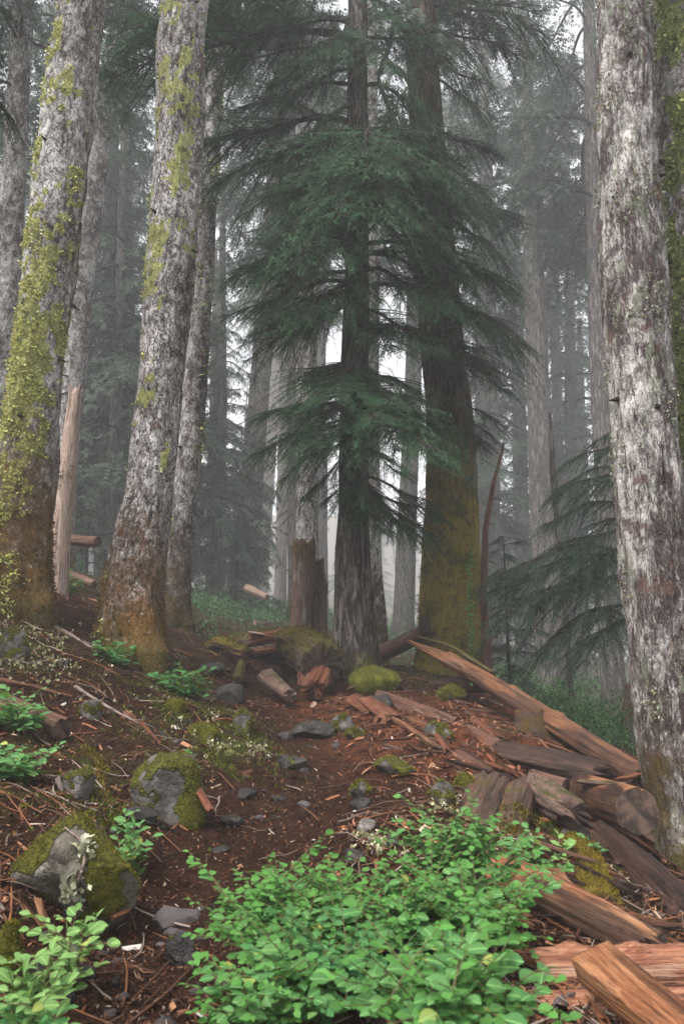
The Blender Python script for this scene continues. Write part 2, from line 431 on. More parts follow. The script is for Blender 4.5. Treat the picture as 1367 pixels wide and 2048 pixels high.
M['rock_grey'] = rock_mat('grey_slate_rock', (0.06, 0.051, 0.046), (0.024, 0.02, 0.019), 0.12, pale_amt=0.12, rough=0.5, layers=1)
M['rock_dark'] = rock_mat('dark_wet_stone', (0.038, 0.033, 0.033), (0.016, 0.014, 0.014), 0.05, pale_amt=0.08, rough=0.35)
M['rock_pale'] = rock_mat('pale_stone', (0.22, 0.19, 0.17), (0.09, 0.078, 0.07), 0.15, pale_amt=0.5)
M['litter'] = attr_mat('forest_litter', 0.65, 0.0, 0.10)
M['lichen'] = attr_mat('leafy_lichen', 0.9, 0.25, 0.05)
M['moss'] = attr_mat('moss_fuzz', 0.95, 0.2, 0.04)
M['under'] = attr_mat('undergrowth_leaf', 0.6, 0.3, 0.12)
M['needle'] = needle_mat('hemlock_needles', (0.020, 0.058, 0.027), (0.046, 0.112, 0.044))
M['needle_dark'] = needle_mat('dark_needles', (0.022, 0.042, 0.026), (0.035, 0.068, 0.036))
M['needle_far'] = needle_mat('haze_lightened_needles', (0.05, 0.072, 0.055), (0.085, 0.115, 0.085))  # background needles, haze put into the colour by lightening it
M['leaf'] = leaf_mat('huckleberry_leaf', (0.07, 0.20, 0.06), (0.17, 0.35, 0.11))
M['leaf_pale'] = leaf_mat('pale_shrub_leaf', (0.15, 0.30, 0.085), (0.27, 0.43, 0.14))
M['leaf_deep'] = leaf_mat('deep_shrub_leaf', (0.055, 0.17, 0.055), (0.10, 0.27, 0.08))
M['stem'] = NT('shrub_stem').done((0.10, 0.075, 0.03), 0.6)

# ground material
_n = NT('forest_floor')
_tr = _n.xyz(_n.attr('col'))
_f = _n.noise(9, 5, 0.7); _g = _n.noise(48, 5, 0.75); _k = _n.noise(150, 3, 0.7)
_c = _n.mix(_n.step(_f, 0.35, 0.65), (0.017, 0.0075, 0.005), (0.047, 0.019, 0.0105))
_c = _n.mix(_n.step(_g, 0.5, 0.72), _c, (0.12, 0.045, 0.022))
_c = _n.mix(_n.math('MULTIPLY', _n.step(_k, 0.58, 0.72), 0.6), _c, (0.18, 0.10, 0.06))
_t = _n.mix(_n.step(_f, 0.38, 0.62), (0.021, 0.0095, 0.0062), (0.047, 0.021, 0.0125))
_t = _n.mix(_n.step(_k, 0.52, 0.7), _t, (0.13, 0.052, 0.027))
_c = _n.mix(_tr[0], _c, _t)
_mm = _n.math('MULTIPLY', _tr[1], _n.step(_n.noise(4.5, 5, 0.7), 0.46, 0.6))
_c = _n.mix(_mm, _c, _n.mix(_n.noise(80, 3, 0.7), (0.02, 0.025, 0.006), (0.085, 0.085, 0.015)))
_c = _n.mix(_n.math('MULTIPLY', _tr[2], _n.step(_n.noise(7.5, 5, 0.7), 0.38, 0.6)), _c, _n.mix(_g, (0.09, 0.028, 0.014), (0.30, 0.10, 0.045)))
_h = _n.math('ADD', _g, _n.math('ADD', _n.math('MULTIPLY', _k, 0.6), _f))
M['ground'] = _n.done(_c, 0.75, _n.bump(_h, 1.0, 0.035), 0.06)

# ------------------------------------------------------------------ terrain
CTRL = [  # measured ground points: photo x, y, distance
    (230, 2040, 1.9), (300, 1900, 2.35), (400, 1750, 2.95), (520, 1650, 3.55), (620, 1560, 4.4), (640, 1480, 5.4), (600, 1410, 6.8),
    (540, 1370, 8), (520, 1315, 9.5), (470, 1265, 12), (450, 1225, 15), (540, 1212, 18), (500, 1195, 25), (640, 1255, 13), (780, 1265, 16),
    (800, 1248, 22), (700, 1240, 40), (400, 1215, 30), (900, 1275, 35),
    (30, 2040, 1.75), (90, 1870, 2.3), (130, 1840, 2.5), (30, 1640, 2.9), (250, 1640, 3.3), (330, 1655, 3.3), (150, 1480, 4.5), (300, 1500, 4.5),
    (60, 1400, 4.8), (100, 1290, 5.8), (40, 1215, 6.5), (300, 1345, 6.7), (190, 1215, 7.6), (120, 1165, 9.5), (180, 1150, 12), (370, 1260, 10),
    (400, 1312, 8.3), (440, 1440, 5.6), (420, 1550, 4.4), (0, 1140, 15), (250, 1160, 20),
    (800, 1560, 4.4), (760, 1650, 3.5), (700, 1740, 3.0), (700, 2040, 1.9), (1000, 2045, 1.9), (1300, 2060, 1.9), (1200, 1920, 2.5),
    (1000, 1760, 3.0), (1150, 1710, 3.4), (1350, 1850, 3.0), (1300, 1740, 4.0), (1340, 1735, 4.9), (950, 1560, 4.6), (900, 1460, 5.6),
    (720, 1405, 7.2), (850, 1352, 8.6), (720, 1342, 8.6), (920, 1345, 9.2), (1000, 1400, 7.3), (1100, 1475, 6.2), (1200, 1540, 5.4),
    (1100, 1440, 10), (1050, 1372, 14), (1250, 1510, 8.5), (1180, 1425, 14), (1200, 1380, 20), (1250, 1330, 40), (1367, 1560, 7),
]
_P = np.array([tuple(at(*c)) for c in [(a, b, far_(d)) for a, b, d in CTRL]] + [(-14, 8, 3.0), (-10, 2, 1.6), (10, 3, -1.2), (14, 12, -1.5), (0, -6, -0.9), (0, 0.5, 0.05), (-2, 0.5, 0.45), (2, 0.5, -0.1),
              (-90, 100, 14), (90, 100, 0), (0, 120, 13), (-90, 182, 46), (90, 182, 24), (0, 182, 38), (-45, 182, 42), (45, 182, 30), (-8, -6, 0.6), (8, -6, -1.6), (-25, 20, 6.5), (25, 25, -2)])
_E = 0.25
def _phi(A, B):
    return np.sqrt(((A[:, None, :2] - B[None, :, :2]) ** 2).sum(-1) + _E * _E)
_n_ = len(_P)
_A = np.zeros((_n_ + 3, _n_ + 3))
_A[:_n_, :_n_] = -_phi(_P, _P) - np.eye(_n_) * 0.06 * -1
_A[:_n_, _n_] = 1; _A[:_n_, _n_ + 1:] = _P[:, :2]
_A[_n_:, :_n_] = _A[:_n_, _n_:].T
_wt = np.linalg.solve(_A, np.concatenate([_P[:, 2], np.zeros(3)]))

TRAIL = np.array([tuple(at(*c))[:2] for c in [(150, 2300, 1.35), (230, 2040, 1.9), (300, 1900, 2.35), (400, 1750, 2.95), (520, 1650, 3.55), (610, 1570, 4.4),
                  (620, 1480, 5.4), (575, 1410, 6.8), (530, 1370, 8), (480, 1315, 9.5), (440, 1265, 12)]])

def trail_mask(x, y):
    p = np.stack([x, y], -1)
    d = np.full(len(p), 1e9)
    for a, b in zip(TRAIL[:-1], TRAIL[1:]):
        ab = b - a
        t = np.clip(((p - a) @ ab) / (ab @ ab), 0, 1)
        d = np.minimum(d, np.linalg.norm(p - a - t[:, None] * ab, axis=1))
    wv = 0.36 + 0.10 * vnoise(np.stack([x * 1.7, y * 1.7, x * 0], -1), 3)
    return 1 - np.clip((d - wv * 0.6) / (wv * 0.8), 0, 1)

def gz(x, y, fine=True):
    x = np.atleast_1d(np.asarray(x, float)); y = np.atleast_1d(np.asarray(y, float))
    out = np.empty(len(x))
    for s in range(0, len(x), 20000):
        xs, ys = x[s:s + 20000], y[s:s + 20000]
        Q = np.stack([xs, ys, xs * 0], -1)
        z = -_phi(Q, _P) @ _wt[:_n_] + _wt[_n_] + _wt[_n_ + 1] * xs + _wt[_n_ + 2] * ys
        tm = trail_mask(xs, ys)
        q = np.stack([xs, ys, xs * 0 + 0.5], -1)
        z = z - 0.075 * tm + (1 - 0.75 * tm) * 0.055 * fbm(q * 2.1, 3, 11)
        if fine:
            z = z + (0.25 + 0.75 * (1 - tm)) * 0.034 * fbm(q * 9, 3, 23) + 0.006 * fbm(q * 34, 2, 31)
        out[s:s + 20000] = z
    return np.clip(out, -8, 60)

def gh(x, y): return float(gz([x], [y])[0])

def gp(px, py, y0=1.2, y1=110.0):
    """the ground point seen at a photo pixel"""
    dx, dy, dz = ray(px, py)
    Y = np.geomspace(y0, y1, 260)
    t = Y / dy
    below = (CAMZ + dz * t) < gz(dx * t, Y)
    k = int(np.argmax(below)) if below.any() else 259
    lo, hi = Y[max(k - 1, 0)], Y[k]
    for _ in range(12):
        m = (lo + hi) / 2; t = m / dy
        if CAMZ + dz * t < gh(dx * t, m): hi = m
        else: lo = m
    t = hi / dy
    return Vector((dx * t, hi, gh(dx * t, hi)))

yy = np.concatenate([np.linspace(-9, 0.9, 20), np.geomspace(1.0, 185, 390)])
ss = np.linspace(-1, 1, 290)
xs = np.sinh(3.4 * ss) / np.sinh(3.4)
GX = xs[None, :] * (np.maximum(yy, 0) * 0.9 + 8)[:, None]
GY = np.repeat(yy[:, None], len(ss), 1)
gx, gy = GX.ravel(), GY.ravel()
gzv = gz(gx, gy)
_tm = trail_mask(gx, gy)
_q = np.stack([gx, gy, gx * 0], -1)
def blob(cx, cy, Y0, r):           # soft disc round a measured ground spot
    c = at(cx, cy, Y0); return np.clip(1.3 - np.hypot(gx - c.x, (gy - c.y) * 0.7) / r, 0, 1)
_red = np.maximum.reduce([blob(740, 1420, 6.6, 0.7), blob(850, 1490, 5.5, 0.7), blob(640, 1385, 7.3, 0.5), blob(950, 1440, 6.2, 0.8), blob(950, 1530, 4.9, 0.5)])
_mo = np.maximum.reduce([blob(430, 1490, 5.0, 0.5), blob(500, 1290, 9.5, 1.0), blob(400, 1470, 5.2, 0.5), blob(120, 1560, 3.7, 0.6), blob(330, 1390, 6.2, 0.5),
                         blob(1100, 1670, 3.6, 0.5), blob(20, 1300, 5.6, 0.6), blob(900, 1350, 8.5, 0.5)])
_mo = np.maximum(_mo, np.clip((gy - 9) / 6, 0, 0.8)) * (1 - _tm)
ground = link('ground', mk_mesh('ground', np.stack([gx, gy, gzv], -1), grid_q(len(yy), len(ss), False)[:, ::1], None, True, [M['ground']],
              {'col': np.stack([_tm, _mo, _red], -1)}))
tag(ground, 'brown forest floor of needle duff with a worn dirt trail', kind='structure')

# ------------------------------------------------------------------ trunks
def trunk_mesh(name, P, r, nseg, nring, mat, seed=0, amp=0.02, vs=0.35, fs=9.0, flare=0.5, flare_h=0.5, lobes=5, roots=(), top_jag=0.0, wob=0.02, plates=0.0):
    """P: local axis points (k,3) going up, r: radius at each"""
    P = np.asarray(P, float); r = np.asarray(r, float)
    z = P[:, 2]
    zz = np.concatenate([np.linspace(z[0], z[0] + 1.2, nring // 5, endpoint=False), np.linspace(z[0] + 1.2, z[-1], nring - nring // 5)]) if z[-1] - z[0] > 3 else np.linspace(z[0], z[-1], nring)
    cx, cyy, rr = np.interp(zz, z, P[:, 0]), np.interp(zz, z, P[:, 1]), np.interp(zz, z, r)
    wz = np.stack([zz * 0.6, zz * 0, zz * 0 + seed], -1)
    cx = cx + wob * vnoise(wz, seed) * np.clip(zz, 0, 1); cyy = cyy + wob * vnoise(wz + 9, seed)* np.clip(zz, 0, 1)
    th = np.arange(nseg) / nseg * 2 * np.pi
    T, Z = np.meshgrid(th, zz)
    RR = np.repeat(rr[:, None], nseg, 1)
    fl = np.exp(-np.clip(Z, 0, None) / flare_h)
    lob = 0.55 + 0.45 * np.cos(lobes * T + seed + 0.8 * np.sin(2 * T + seed))
    RR = RR * (1 + flare * fl * lob)
    for (ang, am, hh) in roots:
        d = np.angle(np.exp(1j * (T - ang)))
        RR = RR * (1 + am * np.exp(-(d / 0.42) ** 2) * np.exp(-np.clip(Z, 0, None) / hh))
    C3 = np.stack([np.cos(T) * rr.max(), np.sin(T) * rr.max(), Z * vs], -1).reshape(-1, 3)
    d = amp * (1.0 * fbm(C3 * fs, 4, seed) + 1.2 * fbm(C3 * fs * 0.25, 2, seed + 50))
    if plates:
        d = d - plates * np.clip(1 - np.abs(vnoise(C3 * np.array([1, 1, 0.6]) * fs * 1.6, seed + 8)) / 0.13, 0, 1)
    RR = RR + d.reshape(RR.shape)
    Zs = Z.copy()
    if top_jag:
        j = fbm(np.stack([np.cos(th) * 2.2, np.sin(th) * 2.2, th * 0 + seed], -1), 3, seed + 4)
        Zs = Zs + (j * top_jag)[None, :] * np.clip((Z - z[-1] + 1.5 * top_jag) / (1.5 * top_jag), 0, 1)
    V = np.stack([cx[:, None] + RR * np.cos(T), cyy[:, None] + RR * np.sin(T), Zs], -1).reshape(-1, 3)
    Q = grid_q(len(zz), nseg)
    top = len(V)
    V = np.vstack([V, [[cx[-1], cyy[-1], Zs[-1].mean() - 0.4 * top_jag]]])
    k = (len(zz) - 1) * nseg + np.arange(nseg)
    Tt = np.stack([k, np.roll(k, -1), np.full(nseg, top)], -1)
    me = mk_mesh(name, V, Q, Tt, True, [mat])
    return me, V[:-1].reshape(len(zz), nseg, 3)

def trunk_axis(pts, ztop, zbot=0.35, rtop=0.5):
    """pts: [(px, py, width_px, Y)] bottom to top -> base point, local axis, radii"""
    B = [at(p[0], p[1], p[3]) for p in pts]
    r = [p[2] / 2 * mpp(p[1], p[3]) for p in pts]
    base = Vector((B[0].x, B[0].y, gh(B[0].x, B[0].y)))
    L = [b - base for b in B]
    d = (L[-1] - L[-2]); d = d / max(d.z, 1e-3)
    lo = L[0] + Vector((0, 0, -zbot - max(L[0].z, 0)))
    P = [lo] + L if L[0].z > -zbot + 0.02 else L
    rr = [r[0]] + r if len(P) > len(L) else r
    if ztop > P[-1].z + 0.3:
        P = P + [P[-1] + d * (ztop - P[-1].z)]
        rr = rr + [r[-1] * rtop]
    return base, np.array([tuple(p) for p in P]), np.array(rr)

def tree_root(name, base, label, cat='tree', group=None):
    o = link(name, None); o.location = base
    return tag(o, label, cat, group)

def tufts(grid, maskf, n, size, pal, seed, kind='lobe', nl=3):
    """small leafy clumps standing off a surface given as a (rings, seg, 3) grid"""
    g = np.random.default_rng(seed)
    a, b, _ = grid.shape
    i = g.integers(1, a - 1, n * 3); j = g.integers(0, b, n * 3)
    p = grid[i, j]
    du = grid[i, (j + 1) % b] - grid[i, j - 1]; dv = grid[i + 1 if False else np.minimum(i + 1, a - 1), j] - grid[i - 1, j]
    nm = np.cross(du, dv); nm /= np.linalg.norm(nm, axis=1, keepdims=True) + 1e-9
    m = maskf(p, nm)
    keep = np.nonzero(g.random(len(m)) < m)[0][:n]
    p, nm = p[keep], nm[keep]
    return (fuzz if nl == 2 else leafy)(p, nm, size, pal, g, nl if nl != 2 else 4)

def leafy(p, nm, size, pal, g, nl=3):
    p = np.repeat(p, nl, 0); nm = np.repeat(nm, nl, 0); k = len(p)
    if k == 0: return None
    d = nm * 0.7 + g.normal(0, 0.8, (k, 3)); d /= np.linalg.norm(d, axis=1, keepdims=True) + 1e-9
    s = np.cross(d, g.normal(0, 1, (k, 3))); s /= np.linalg.norm(s, axis=1, keepdims=True) + 1e-9
    L = (size * g.uniform(0.45, 1.25, k))[:, None]
    p = p + g.normal(0, 1, (k, 3)) * (L * 0.5)
    v0 = p - s * L * 0.32; v1 = p + s * L * 0.32
    v2 = p + d * L * 0.62 + s * L * g.uniform(0.15, 0.55, (k, 1)) + nm * L * 0.2; v3 = p + d * L * 0.55 - s * L * g.uniform(0.1, 0.5, (k, 1)) - nm * L * 0.1
    v4 = p + d * L
    V = np.stack([v0, v1, v2, v4, v3], 1).reshape(-1, 3)
    b = np.arange(k)[:, None] * 5
    T = np.concatenate([b + np.array([0, 1, 2]), b + np.array([0, 2, 3]), b + np.array([0, 3, 4])])
    pal = np.asarray(pal)
    c = pal[g.integers(0, len(pal), k)] * g.uniform(0.45, 1.3, (k, 1))
    C = np.repeat(c, 5, 0)
    return V, T, C

def fuzz(p, nm, size, pal, g, nl=2):
    p = np.repeat(p, nl, 0); nm = np.repeat(nm, nl, 0); k = len(p)
    if k == 0: return None
    d = nm + g.normal(0, 0.6, (k, 3)); d /= np.linalg.norm(d, axis=1, keepdims=True) + 1e-9
    s = np.cross(d, g.normal(0, 1, (k, 3))); s /= np.linalg.norm(s, axis=1, keepdims=True) + 1e-9
    L = (size * g.uniform(0.5, 1.3, k))[:, None]
    p = p + g.normal(0, 1, (k, 3)) * size * 0.5 - nm * size * 0.35
    V = np.stack([p - s * L * 0.22, p + s * L * 0.22, p + d * L], 1).reshape(-1, 3)
    c = np.asarray(pal)[g.integers(0, len(pal), k)] * g.uniform(0.6, 1.3, (k, 1))
    return V, np.arange(k * 3).reshape(-1, 3), np.repeat(c, 3, 0)

def stuff_mesh(name, res, mat, parent=None, smooth=False):
    if res is None: return None
    V, T, C = res
    o = link(name, mk_mesh(name, V, None, T, smooth, [mat], {'col': C}), parent)
    o['kind'] = 'stuff'
    return o

YL = [(0.54, 0.56, 0.17), (0.46, 0.51, 0.15), (0.66, 0.65, 0.30), (0.30, 0.32, 0.08), (0.52, 0.46, 0.17)]
GL = [(0.24, 0.28, 0.10), (0.17, 0.21, 0.07), (0.33, 0.37, 0.17), (0.11, 0.14, 0.04)]
PL = [(0.32, 0.33, 0.24), (0.25, 0.27, 0.18), (0.40, 0.40, 0.32), (0.30, 0.22, 0.09)]
BM = [(0.18, 0.08, 0.025), (0.13, 0.07, 0.02), (0.14, 0.10, 0.02), (0.09, 0.045, 0.015)]
GM = [(0.12, 0.09, 0.015), (0.09, 0.09, 0.012), (0.15, 0.10, 0.02), (0.06, 0.05, 0.012)]

def add_mask(root, grid, maskf):
    me = [c for c in root.children if c.name.startswith('trunk')][0].data
    a, b, _ = grid.shape
    du = np.roll(grid, -1, 1) - np.roll(grid, 1, 1); dv = np.gradient(grid, axis=0)
    nm = np.cross(du, dv).reshape(-1, 3); nm /= np.linalg.norm(nm, axis=1, keepdims=True) + 1e-9
    m = np.concatenate([maskf(grid.reshape(-1, 3), nm), [0.0]])
    at_ = me.attributes.new('lich', 'FLOAT_COLOR', 'POINT')
    c4 = np.ones((len(m), 4), np.float32); c4[:, :3] = m[:, None]; at_.data.foreach_set('color', c4.ravel())

def near_tree(name, label, pts, mat, ztop, nseg, nring, **kw):
    base, P, r = trunk_axis(pts, ztop)
    root = tree_root(name, base, label)
    me, g = trunk_mesh('trunk', P, r, nseg, nring, mat, **kw)
    t = link('trunk', me, root)
    return root, g, base, P, r

def dirmask(g, ax, thr, scale, z0=-9, z1=99, amt=1.0, seed=0, soft=0.15):
    ax = np.array(ax) / np.linalg.norm(ax)
    def f(p, nm):
        m = np.clip((nm @ ax) * 0.55 + 0.9 * fbm(p * scale, 3, seed) - thr, 0, soft) / soft
        return m * amt * ((p[:, 2] > z0) & (p[:, 2] < z1))
    return f

# ---- left leaning tree with yellow lichen
t1, g1, *_ = near_tree('fir_tree', 'stout leaning trunk thickly coated with yellow-green lichen beside the pale snag',
    [(36, 1200, 136, 6.5), (44, 1040, 112, 6.5), (60, 850, 106, 6.5), (77, 700, 100, 6.5), (99, 550, 100, 6.5), (128, 300, 99, 6.5), (167, 0, 94, 6.5)],
    M['bark_left'], 10.5, 120, 310, seed=1, amp=0.028, flare=0.22, flare_h=0.35, lobes=4, fs=11, plates=0.014, roots=[(-0.6, 0.25, 0.3)])
def _m1(p, nm):
    side = nm @ np.array([-0.75, -0.66, 0.0])
    nz = fbm(p * np.array([3.2, 3.2, 2.0]), 4, 5)
    band = np.interp(p[:, 2], [1.0, 1.4, 2.2, 2.9, 3.4, 5.0, 7.0], [0.0, 0.55, 0.62, 0.25, 0.22, 0.16, 0.12])
    return np.clip((side * 0.42 + 1.1 * nz + band - 0.52 + 0.75 * fbm(p * 13, 3, 77)) / 0.16, 0, 1)
add_mask(t1, g1, _m1)
stuff_mesh('lichen', tufts(g1, _m1, 10000, 0.024, YL, 4, nl=3), M['lichen'], t1)
stuff_mesh('moss', tufts(g1, lambda p, nm: (p[:, 2] < 1.2 + 0.5 * vnoise(p * 3, 2)) * 0.9, 3000, 0.03, BM, 6, nl=2), M['moss'], t1)

# ---- second tree: plated bark, rusty moss foot
t2, g2, *_ = near_tree('fir_tree', 'pale plated trunk with rust-brown mossy foot, right of the lichen-coated trunk',
    [(262, 1310, 128, 6.9), (266, 1180, 116, 6.9), (279, 1090, 106, 6.9), (300, 1000, 97, 6.9), (312, 895, 93, 6.9), (328, 700, 94, 6.9), (340, 550, 95, 6.9), (355, 300, 93, 6.9), (375, 0, 90, 6.9)],
    M['bark_plate'], 11.0, 120, 310, seed=2, amp=0.026, flare=0.2, flare_h=0.3, lobes=3, fs=12, plates=0.018, roots=[(-1.0, 1.0, 0.30), (2.9, 0.55, 0.25)])
def _m2(p, nm):
    side = nm @ np.array([-0.6, -0.8, 0.0])
    nz = fbm(p * np.array([3.0, 3.0, 2.2]), 4, 15)
    band = np.interp(p[:, 2], [1.6, 2.1, 2.3, 2.6, 3.6, 4.6, 5.4, 6.5], [-0.3, -0.05, 0.0, -0.1, 0.04, 0.12, 0.2, 0.22])
    return np.clip((side * 0.40 + 1.1 * nz + band - 0.58 + 0.75 * fbm(p * 12, 3, 78)) / 0.16, 0, 1)
add_mask(t2, g2, _m2)
stuff_mesh('lichen', tufts(g2, _m2, 4200, 0.022, YL + GL[:2], 14, nl=3), M['lichen'], t2)
stuff_mesh('moss', tufts(g2, lambda p, nm: (p[:, 2] < 0.85 + 0.5 * vnoise(p * 3, 2)) * 0.9, 3600, 0.028, BM + GM[:2], 16, nl=2), M['moss'], t2)

# ---- right foreground tree and its mossy fork
t3, g3, *_ = near_tree('fir_tree', 'big grey lichen-flecked trunk standing by the sawn log end',
    [(1392, 1735, 150, 4.9), (1372, 1620, 136, 4.9), (1346, 1500, 142, 4.9), (1325, 1300, 142, 4.9), (1294, 1000, 134, 4.9), (1262, 600, 122, 4.9), (1250, 300, 110, 4.9), (1248, 0, 100, 4.9)],
    M['bark_right'], 9.0, 120, 310, seed=3, amp=0.026, flare=0.22, flare_h=0.3, lobes=4, fs=13, vs=0.22, plates=0.014, roots=[(-2.4, 0.3, 0.3)])
stuff_mesh('lichen', tufts(g3, lambda p, nm: np.clip((fbm(p * np.array([4, 4, 3.0]), 4, 25) - 0.16) / 0.08, 0, 1) * (p[:, 2] > 0.9), 4600, 0.019, PL[:3] + [(0.24, 0.20, 0.10)], 24, nl=3), M['lichen'], t3)
t4, g4, *_ = near_tree('fir_tree', 'moss-draped trunk with snapped twigs along the photo edge behind the big grey trunk',
    [(1440, 1700, 150, 5.35), (1420, 1300, 140, 5.35), (1398, 900, 132, 5.35), (1380, 500, 126, 5.35), (1362, 0, 112, 5.35)],
    M['bark_fork'], 9.5, 110, 300, seed=4, amp=0.03, flare=0.25, flare_h=0.3, lobes=4, fs=8, plates=0.012)
_m4 = lambda p, nm: np.clip((fbm(p * np.array([3, 3, 2.2]), 4, 35) + 0.02) / 0.1, 0, 1) * (p[:, 2] > 1.0)
add_mask(t4, g4, _m4)
stuff_mesh('lichen', tufts(g4, _m4, 6500, 0.026, GL + GM[1:2] + YL[:1], 34, nl=3), M['lichen'], t4)
for k, (zz, an, ln) in enumerate([(2.55, 3.35, 0.30), (2.9, 3.5, 0.25), (3.4, 3.3, 0.32), (4.2, 3.6, 0.35), (4.55, 3.2, 0.28), (5.1, 3.4, 0.4)]):
    a = g4[np.argmin(abs(g4[:, 0, 2] - zz)), int(an / 6.283 * 110) % 110]
    e = a + np.array([math.cos(an) * ln, math.sin(an) * ln, 0.05 * (k % 3 - 1)])
    V, Q = tube([a, (a + e) / 2 + np.array([0, 0, -0.03]), e], [0.022, 0.016, 0.008], 6)
    link('branch_stub', mk_mesh('branch_stub', V, Q, None, True, [M['limb']]), t4)

# ---- thin pale tree behind the plated one
t5, g5, *_ = near_tree('fir_tree', 'slim lichen-patched trunk half hidden behind the plated trunk',
    [(346, 1245, 62, 10), (358, 1100, 50, 10), (382, 850, 47, 10), (406, 550, 43, 10), (430, 150, 36, 10)],
    M['bark_thin'], 14, 64, 260, seed=5, amp=0.02, flare=0.5, flare_h=0.3, lobes=3, fs=10, plates=0.006, roots=[(-0.3, 0.5, 0.22)])
stuff_mesh('lichen', tufts(g5, lambda p, nm: np.clip((fbm(p * np.array([3, 3, 1.6]), 4, 45) - 0.10) / 0.1, 0, 1) * (p[:, 2] > 1.0), 1600, 0.04, GL + YL[:2], 44, nl=3), M['lichen'], t5)

def stubs(root, grid, n, seed, zlo, zhi):
    r = random.Random(seed); b = grid.shape[1]
    for k in range(n):
        i = int(np.argmin(abs(grid[:, 0, 2] - r.uniform(zlo, zhi)))); an = r.uniform(2.6, 6.6); j = int(an / 6.2832 * b) % b
        a = grid[i, j]; c = grid[i].mean(0); d = (a - c) / np.linalg.norm(a - c); L = r.uniform(0.02, 0.08)
        e = a + d * L + np.array([0, 0, r.uniform(-0.06, 0.02)])
        V, Q = tube([a - d * 0.03, a, (a + e) / 2, e], [0.028, 0.02, 0.013, 0.006], 7)
        link('branch_stub', mk_mesh('branch_stub', V, Q, None, True, [M['limb']]), root)
stubs(t1, g1, 7, 1, 1.5, 7.5); stubs(t2, g2, 7, 2, 1.6, 8); stubs(t3, g3, 5, 3, 1.8, 6.5); stubs(t5, g5, 7, 4, 2, 9)

# ---- central hemlock
c1, gc1, c1b, c1P, c1r = near_tree('hemlock_tree', 'hemlock with furrowed brown trunk and layered drooping green boughs',
    [(706, 1330, 92, 8.5), (706, 1200, 76, 8.5), (708, 1000, 60, 8.5), (710, 700, 50, 8.5), (712, 350, 43, 8.5), (715, 0, 37, 8.5)],
    M['bark_hemlock'], 13.5, 90, 320, seed=6, amp=0.016, vs=0.13, flare=0.35, flare_h=0.25, lobes=5, fs=16)
# ---- big mossy tree right of it
c4, gc4, c4b, c4P, c4r = near_tree('hemlock_tree', 'massive tree with gold-green mossy lower trunk behind the split log',
    [(902, 1350, 140, 9.3), (904, 1200, 122, 9.3), (905, 1000, 100, 9.3), (893, 800, 92, 9.3), (878, 600, 84, 9.3), (856, 300, 72, 9.3), (840, 0, 60, 9.3)],
    M['bark_big'], 15.0, 110, 340, seed=7, amp=0.028, vs=0.2, flare=0.2, flare_h=0.3, lobes=5, fs=10)
stuff_mesh('moss', tufts(gc4, lambda p, nm: (p[:, 2] < 1.7 + 0.9 * vnoise(p * 2, 2)) * np.clip(fbm(p * 4, 3, 3) * 3 + 0.6, 0, 1), 3500, 0.03, GM, 66, nl=2), M['moss'], c4)

